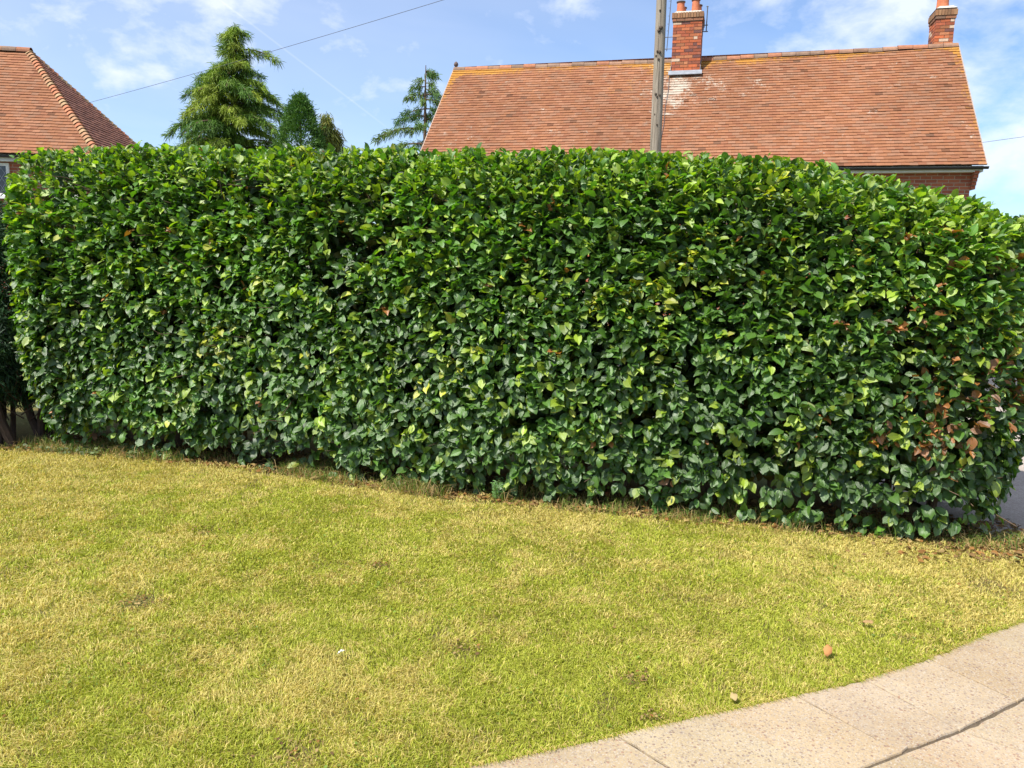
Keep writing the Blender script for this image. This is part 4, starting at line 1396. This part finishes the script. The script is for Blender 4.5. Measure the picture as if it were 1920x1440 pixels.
for q, dv, ln, inn in ((A0, e_, LLEN, n_b), (A, n_b, LD, -e_)):
    p_ = q + inn * 0.07 + dv * 0.06; p_[2] = A[2] - 0.19
    b.solidbox(p_, dv * (ln - .12), inn * 0.02, up * 0.15)
    b.solidbox(p_ + inn * .022 + dv * .03, dv * (ln - .18), inn * 0.165, up * 0.014)
b.build('fascia', M['white'], house2)
gutter(house2, A0 - n_b * 0.02 - up * .06, A - n_b * .02 + e_ * .03 - up * .06, n_b)
gutter(house2, A + e_ * 0.02 - up * .065, Bc + e_ * .02 - up * .065, -e_)
wq = at_plane(17, 300, wp2, n_b); wq2 = at_plane(17, 372, wp2, n_b)
wtop, wbot = A[2] - .22, wq2[2] + .05
window(house2, np.array([wq[0], wq[1], wbot]) - e_ * 1.9, e_, -n_b, 1.9, wtop - wbot, 3)

# ------------------------------------------------------------ utility pole and cables
YP = 13.4
pb_ = at_y(1229, 279, YP); pt_ = at_y(1240.5, 0, YP)
pax = (pt_ - pb_) / (pt_[2] - pb_[2])
p0 = pb_ - pax * (pb_[2] + 0.3); ptop = pb_ + pax * (7.7 - pb_[2])
pole = empty('utility_pole', (float(p0[0]), float(p0[1]), 0), 'weathered grey timber pole with knots rising in front of the long roof', 'utility pole')
b = MB()
pts = [p0 + (ptop - p0) * k / 24 for k in range(25)]
b.tube(pts, [0.112 - 0.040 * k / 24 for k in range(25)], 20)
b.build('post', M['pole'], pole, smooth=True)
M['knot'] = simple('dark_knot', (0.07, 0.05, 0.035), .9)
for (px, py, sz_) in [(1236, 22, .018), (1237, 55, .034), (1234, 60, .03), (1239, 54, .025), (1235, 100, .028), (1231, 98, .02), (1233, 113, .02), (1229, 106, .018), (1235, 180, .02), (1228, 178, .022), (1230, 183, .018), (1230, 235, .015), (1226, 215, .012)]:
    b = MB()
    c = at_y(px, py, YP)
    rel = c - (pb_ + pax * (c[2] - pb_[2]))
    rr_ = 0.112 - 0.040 * (c[2] + .3) / 8.0
    rel[1] = -math.sqrt(max(rr_ ** 2 - rel[0] ** 2, 0.0001))
    q = pb_ + pax * (c[2] - pb_[2]) + rel * 0.96
    d = rel / np.linalg.norm(rel)
    b.tube([q, q + d * sz_ * .5 + up * -.01, q + d * sz_ * .8 + up * -.02], [sz_, sz_ * .75, sz_ * .3], 8)
    b.build('knot', M['knot'], pole)
b = MB(); hk = at_y(1241, -116, YP)
b.tube([hk + np.array([-.02, -.12, 0]), hk + np.array([-.16, -.14, 0.02]), hk + np.array([-.16, -.14, -.05])], 0.012, 6)
b.solidbox(hk + np.array([-.12, -.12, -.03]), (0.24, 0, 0), (0, 0.02, 0), (0, 0, 0.06))
b.build('cable_bracket', M['metal'], pole)


def cable(p, q, sag_, label, n=40, rad=0.011):
    b = MB(); p, q = np.array(p, float), np.array(q, float)
    pts = [p + (q - p) * t + up * (-4 * sag_ * t * (1 - t)) for t in np.linspace(0, 1, n)]
    b.tube(pts, rad, 6)
    o = b.build('overhead_cable', M['cable'])
    return tag(o, label, 'cable', 'overhead cables')


cend = at_y(150, 197, 22.6)
cst = hk + np.array([-.16, -.14, 0.0])
cable(cst, cend, 0.07, 'thin black cable crossing the sky from the timber pole to the hip roofed house', rad=0.0045)
rE = RR + hp * RUN * 0.98 - ED * 0.2 + up * (E[2] - RH + 0.25)
r1 = at_y(1850, 266, 21.0); r2 = at_y(1922, 256, 19.5)
cable(r1 - (r2 - r1) * 1.2, r2 + (r2 - r1) * 9, 0.0, 'thin cable running off to the right from behind the end of the long roof', rad=0.005)


# ------------------------------------------------------------ conifers
def needles(P, D, L, Wd, C, name, parent, nrm_j=0.6):
    """thin tapering blades: position, direction, length, width"""
    n = len(P)
    D = unit(D)
    s = unit(np.cross(D, rng.normal(0, 1, (n, 3))))
    m = P + D * (L * .55)[:, None] - up * (L * 0.05)[:, None]
    t = P + D * L[:, None] - up * (L * .16)[:, None]
    V = np.stack([P - s * (Wd * .4)[:, None], P + s * (Wd * .4)[:, None], m + s * Wd[:, None] * .6, m - s * Wd[:, None] * .6, t], 1).reshape(-1, 3)
    o5 = (np.arange(n) * 5)[:, None]
    if parent is not None: V = V - np.array(parent.location)
    return link_mesh(name, V, [o5 + np.array([[0, 1, 2, 3]]), o5 + np.array([[3, 2, 4]])], M['needle'], parent, col=np.repeat(C, 5, axis=0))


def drooping_conifer(base, height, z_low, radius_fn, nb, label, seed, density=1.0, lean=(0, 0), cols=None, spray=0.30, zlist=None, azl=None, lens=None, upang=(0.1, 0.5)):
    r = random.Random(seed)
    nr = np.random.default_rng(seed)
    t = empty('conifer_tree', tuple(base), label, 'conifer', 'trees beyond the road')
    base = np.array(base, float)
    def axis(z):
        q = z / height
        return base + np.array([lean[0] * q ** 4, lean[1] * q, z - 0.3 * abs(lean[0]) * max(0, q - .93) * 8])
    b = MB()
    b.tube([axis(height * k / 14) for k in range(15)], [0.17 * height / 10 * (1 - k / 14.0) ** 0.9 + 0.012 for k in range(15)], 8)
    P, D, L, Wd, C = [], [], [], [], []
    pal = np.array(cols if cols is not None else [(0.075, 0.13, 0.022), (0.11, 0.165, 0.028), (0.055, 0.105, 0.022), (0.15, 0.20, 0.035)])
    for i in range(nb):
        if zlist: z, az, ln = zlist[i]
        else:
            q = (i + r.random()) / nb
            z = z_low + (height - z_low) * q ** 0.9 * 0.985
            az = i * 2.399 + r.uniform(-.4, .4)
            ln = radius_fn(z / height) * r.uniform(0.68, 1.12)
        p0 = axis(z)
        d = np.array([math.cos(az), math.sin(az), 0.0])
        ua = r.uniform(*upang)
        pts = []
        for k in range(9):
            q = k / 8
            pts.append(p0 + d * ln * q + up * ln * (ua * q * 1.1 - (ua + 0.28) * q ** 2.2 * 0.9))
        b.tube(pts, [0.012 + 0.035 * (ln / 2.2) * (1 - k / 8) for k in range(9)], 5, cap=False)
        # side shoots hung with drooping sprays
        m = int(max(8, ln * 26) * density)
        side = np.array([-d[1], d[0], 0])
        bc = pal[r.randrange(len(pal))] * r.uniform(.85, 1.2)
        for k in range(m):
            q = 0.12 + 0.88 * (k + r.random()) / m
            kk = min(7, int(q * 8)); f_ = q * 8 - kk
            pp = pts[kk] * (1 - f_) + pts[kk + 1] * f_
            lat = r.uniform(-1, 1) * min(0.36 * ln, 0.5) * (1.12 - q) + r.uniform(-.05, .05)
            pp = pp + side * lat + d * abs(lat) * 0.35 + up * (-abs(lat) * .3 + r.uniform(-.03, .06))
            nn_ = 22
            dd = unit(nr.normal(0, .42, (nn_, 3)) + d * 0.55 + side * np.sign(lat) * .35 - up * 0.85)
            dd[:4] = unit(nr.normal(0, .35, (4, 3)) + d * .9 + side * np.sign(lat) * .5 + up * .1)
            P.append(pp + nr.normal(0, .05, (nn_, 3))); D.append(dd)
            L.append(nr.uniform(.45, 1.15, nn_) * spray); Wd.append(nr.uniform(.010, .022, nn_))
            C.append(bc * nr.uniform(.7, 1.3, (nn_, 1)))
    b.build('trunk', M['bark'], t)
    P, D, L, Wd, C = (np.concatenate(k) for k in (P, D, L, Wd, C))
    needles(P, D, L, Wd, C, 'crown', t)
    return t


# tall irregular conifer
YT = 30.0
tb = at_y(437, 300, YT); tt = at_y(457, 42, YT)
H1 = float(tt[2])
wid_at = lambda zf: 0
zh = at_y(437, 285, YT)[2]
def rad1(q):
    z = q * H1
    # widths read at three levels of the crown
    return float(np.interp(z, [zh - 1.0, zh, zh + 1.0, zh + 2.2, zh + 3.2, H1 - .5, H1], [2.75, 2.5, 2.15, 1.5, 0.78, 0.34, 0.12]))
sT = YT / F
def bz(y): return float(at_y(450, y, YT)[2])
rb_ = random.Random(44)
bl_ = [(bz(96), 0.15, 75 * sT), (bz(140), 3.25, 62 * sT), (bz(168), 3.0, 78 * sT), (bz(240), 3.2, 118 * sT), (bz(228), 3.5, 90 * sT), (bz(160), -.1, 62 * sT), (bz(185), 0.2, 86 * sT), (bz(205), 0., 80 * sT), (bz(68), 3.3, 26 * sT), (bz(60), .2, 22 * sT), (bz(255), 2.8, 112 * sT),
       (bz(210), 3.9, 90 * sT), (bz(190), 4.4, 70 * sT), (bz(165), 4.9, 50 * sT), (bz(225), 5.2, 80 * sT), (bz(130), 4.6, 40 * sT), (bz(120), 5.3, 36 * sT), (bz(150), 4.1, 52 * sT)]
for i in range(150):
    q = (i + rb_.random()) / 150
    z = 1.2 + (H1 - 1.2) * q ** 0.85 * 0.985
    bl_.append((z, i * 2.399 + rb_.uniform(-.5, .5), rad1(z / H1) * rb_.choice([rb_.uniform(.35, .7), rb_.uniform(.75, 1.1), rb_.uniform(.75, 1.1)])))
t1 = drooping_conifer((float(tb[0]), YT, 0), H1, 1.2, rad1, len(bl_), 'tallest ragged conifer with drooping yellow green fronds, left of centre beyond the hedge', 3, 0.62, (0.3, 0), cols=[(0.12, 0.21, 0.024), (0.20, 0.29, 0.03), (0.075, 0.155, 0.022), (0.24, 0.31, 0.035)], spray=0.27, zlist=bl_, upang=(0.15, 0.6))
# dense dark conifer
def dense_conifer(px, py_top, Y, rad, label, seed, pal, n=26000, weep=False, flat=1.0, zb=None):
    top = at_y(px, py_top, Y); H = float(top[2])
    t = empty('conifer_tree', (float(top[0]), Y, 0), label, 'conifer', 'trees beyond the road')
    base = np.array([float(top[0]), Y, 0.0])
    nr = np.random.default_rng(seed)
    b = MB(); b.tube([base + up * H * k / 6 * .9 for k in range(7)], [0.14 * (1 - k / 7.5) for k in range(7)], 8); b.build('trunk', M['bark'], t)
    nc = n // 34
    z = H * (0.12 + 0.88 * nr.random(nc) ** 0.85)
    prof = np.interp(z / H, [0, .3, .6, .8, .93, 1.0], [.9, 1, .82, .58, .30, .04]) * rad
    a = nr.uniform(0, 6.283, nc)
    lob = 0.84 + 0.32 * vnoise(a * 1.4, z, 1.1, seed, 2)
    rr_ = prof * lob * nr.uniform(0.55, 1.0, nc) ** .5
    cc = base + np.stack([np.cos(a) * rr_, np.sin(a) * rr_, z], 1)
    od = np.stack([np.cos(a), np.sin(a), 0 * a], 1)
    P = np.repeat(cc, 34, 0) + nr.normal(0, .085, (nc * 34, 3))
    D = unit(np.repeat(od, 34, 0) * .55 + up * (-1.1 if weep else .65) + nr.normal(0, .45, (nc * 34, 3)))
    cb = np.array(pal)[nr.integers(0, len(pal), nc)]
    C = np.repeat(cb, 34, 0) * nr.uniform(.7, 1.3, (nc * 34, 1))
    needles(P, D, nr.uniform(.07, .17, nc * 34) * (1.7 if weep else 1), nr.uniform(.012, .024, nc * 34), C, 'crown', t)
    return t


dense_conifer(562, 183, 28.0, 1.22, 'dense dark green rounded conifer just right of the tallest ragged one', 5, [(0.05, 0.13, 0.022), (0.075, 0.165, 0.026), (0.10, 0.20, 0.035)], n=42000)
dense_conifer(611, 218, 29.0, 0.55, 'small golden weeping conifer beside the dark rounded one', 6, [(0.20, 0.20, 0.03), (0.14, 0.17, 0.03), (0.09, 0.13, 0.025)], 9000, True)
dense_conifer(630, 246, 29.3, 0.38, 'lowest golden weeping conifer at the right end of the clump', 7, [(0.18, 0.17, 0.03), (0.10, 0.13, 0.025)], 6000, True)
# open cedar by the left verge of the long roof
YC = 27.5
cb_ = at_y(796, 290, YC); ct = at_y(806, 122, YC); Hc = float(ct[2])
def zp(y): return float(at_y(796, y, YC)[2])
sc_ = YC / F
brs = []
for y, az, px in [(262, 3.1, 78), (236, 3.2, 88), (210, 3.1, 52), (196, 2.95, 40), (172, 3.15, 34), (155, 3.1, 26), (143, 3.0, 16), (132, 0.1, 18),
                  (262, 0.1, 40), (240, -.2, 42), (215, .2, 44), (196, 0.0, 44), (178, 0.1, 46), (170, -0.15, 40), (160, .2, 20), (148, 0.0, 14), (125, 0.05, 16), (126, .5, 10),
                  (255, 1.6, 40), (230, 4.6, 34), (205, 1.4, 26), (185, 4.8, 18), (165, 1.7, 14), (300, 3.0, 80), (300, 0.2, 60), (320, 3.4, 80), (290, 4.5, 60), (310, 1.5, 60)]:
    brs.append((min(zp(y + 8), Hc * .985), az, px * sc_))
drooping_conifer((float(cb_[0]), YC, 0), Hc, 1.0, None, len(brs), 'open cedar with layered drooping branches beside the left end of the long roof', 12, 0.62, (0.05, 0),
                 [(0.07, 0.15, 0.035), (0.10, 0.19, 0.035), (0.13, 0.21, 0.04)], 0.22, brs, upang=(-0.05, 0.25))

# yew at the left end of the hedge
yb = at_z(20, 835)
yew = empty('yew_tree', (float(yb[0]) - .45, float(yb[1]) + 0.35, 0), 'shaded dark yew with bare reddish stems at the left end of the hedge', 'yew')
b = MB()
for i in range(8):
    a = random.uniform(0, 6.28)
    s0 = np.array([yb[0] + random.uniform(-.28, .16), yb[1] + random.uniform(.0, .3), -0.05])
    ln = random.uniform(1.1, 1.9); d = np.array([math.cos(a) * .22 - .16, math.sin(a) * .25, 1.0])
    tr_ = random.uniform(.5, 1.15)
    pts = [s0 + d * ln * k / 6 + np.array([random.uniform(-.035, .035), random.uniform(-.03, .03), 0]) for k in range(7)]
    b.tube(pts, [0.036 * tr_ * (1 - .1 * k) * random.uniform(.85, 1.15) for k in range(7)], 7)
for i in range(70):
    a = random.uniform(0, 6.28); z_ = random.uniform(.15, .7)
    q = np.array([yb[0] + random.uniform(-.4, .15), yb[1] + random.uniform(.0, .35), z_])
    b.tube([q, q + np.array([math.cos(a) * .12, math.sin(a) * .1, .08]), q + np.array([math.cos(a) * .2, math.sin(a) * .2, .2])], [.006, .004, .002], 4)
b.build('trunk', M['yewbark'], yew)
nc = 4200
yc = np.array([yb[0] - .55, yb[1] + .42, 1.05]); rads = np.array([1.08, .78, 0.98])
dv = unit(rng.normal(0, 1, (nc, 3)))
cc = yc + dv * rads * (rng.uniform(.35, 1, (nc, 1)) ** .45)
cc = cc[cc[:, 2] > 0.34]; nc = len(cc)
P = np.repeat(cc, 26, 0) + rng.normal(0, .035, (nc * 26, 3))
D = unit(np.repeat(unit(cc - yc), 26, 0) * .7 + rng.normal(0, .6, (nc * 26, 3)) - up * .1)
C = np.array([0.025, 0.062, 0.022]) * rng.uniform(.6, 1.5, (nc * 26, 1))
needles(P, D, rng.uniform(.035, .08, nc * 26), rng.uniform(.005, .010, nc * 26), C, 'crown', yew)
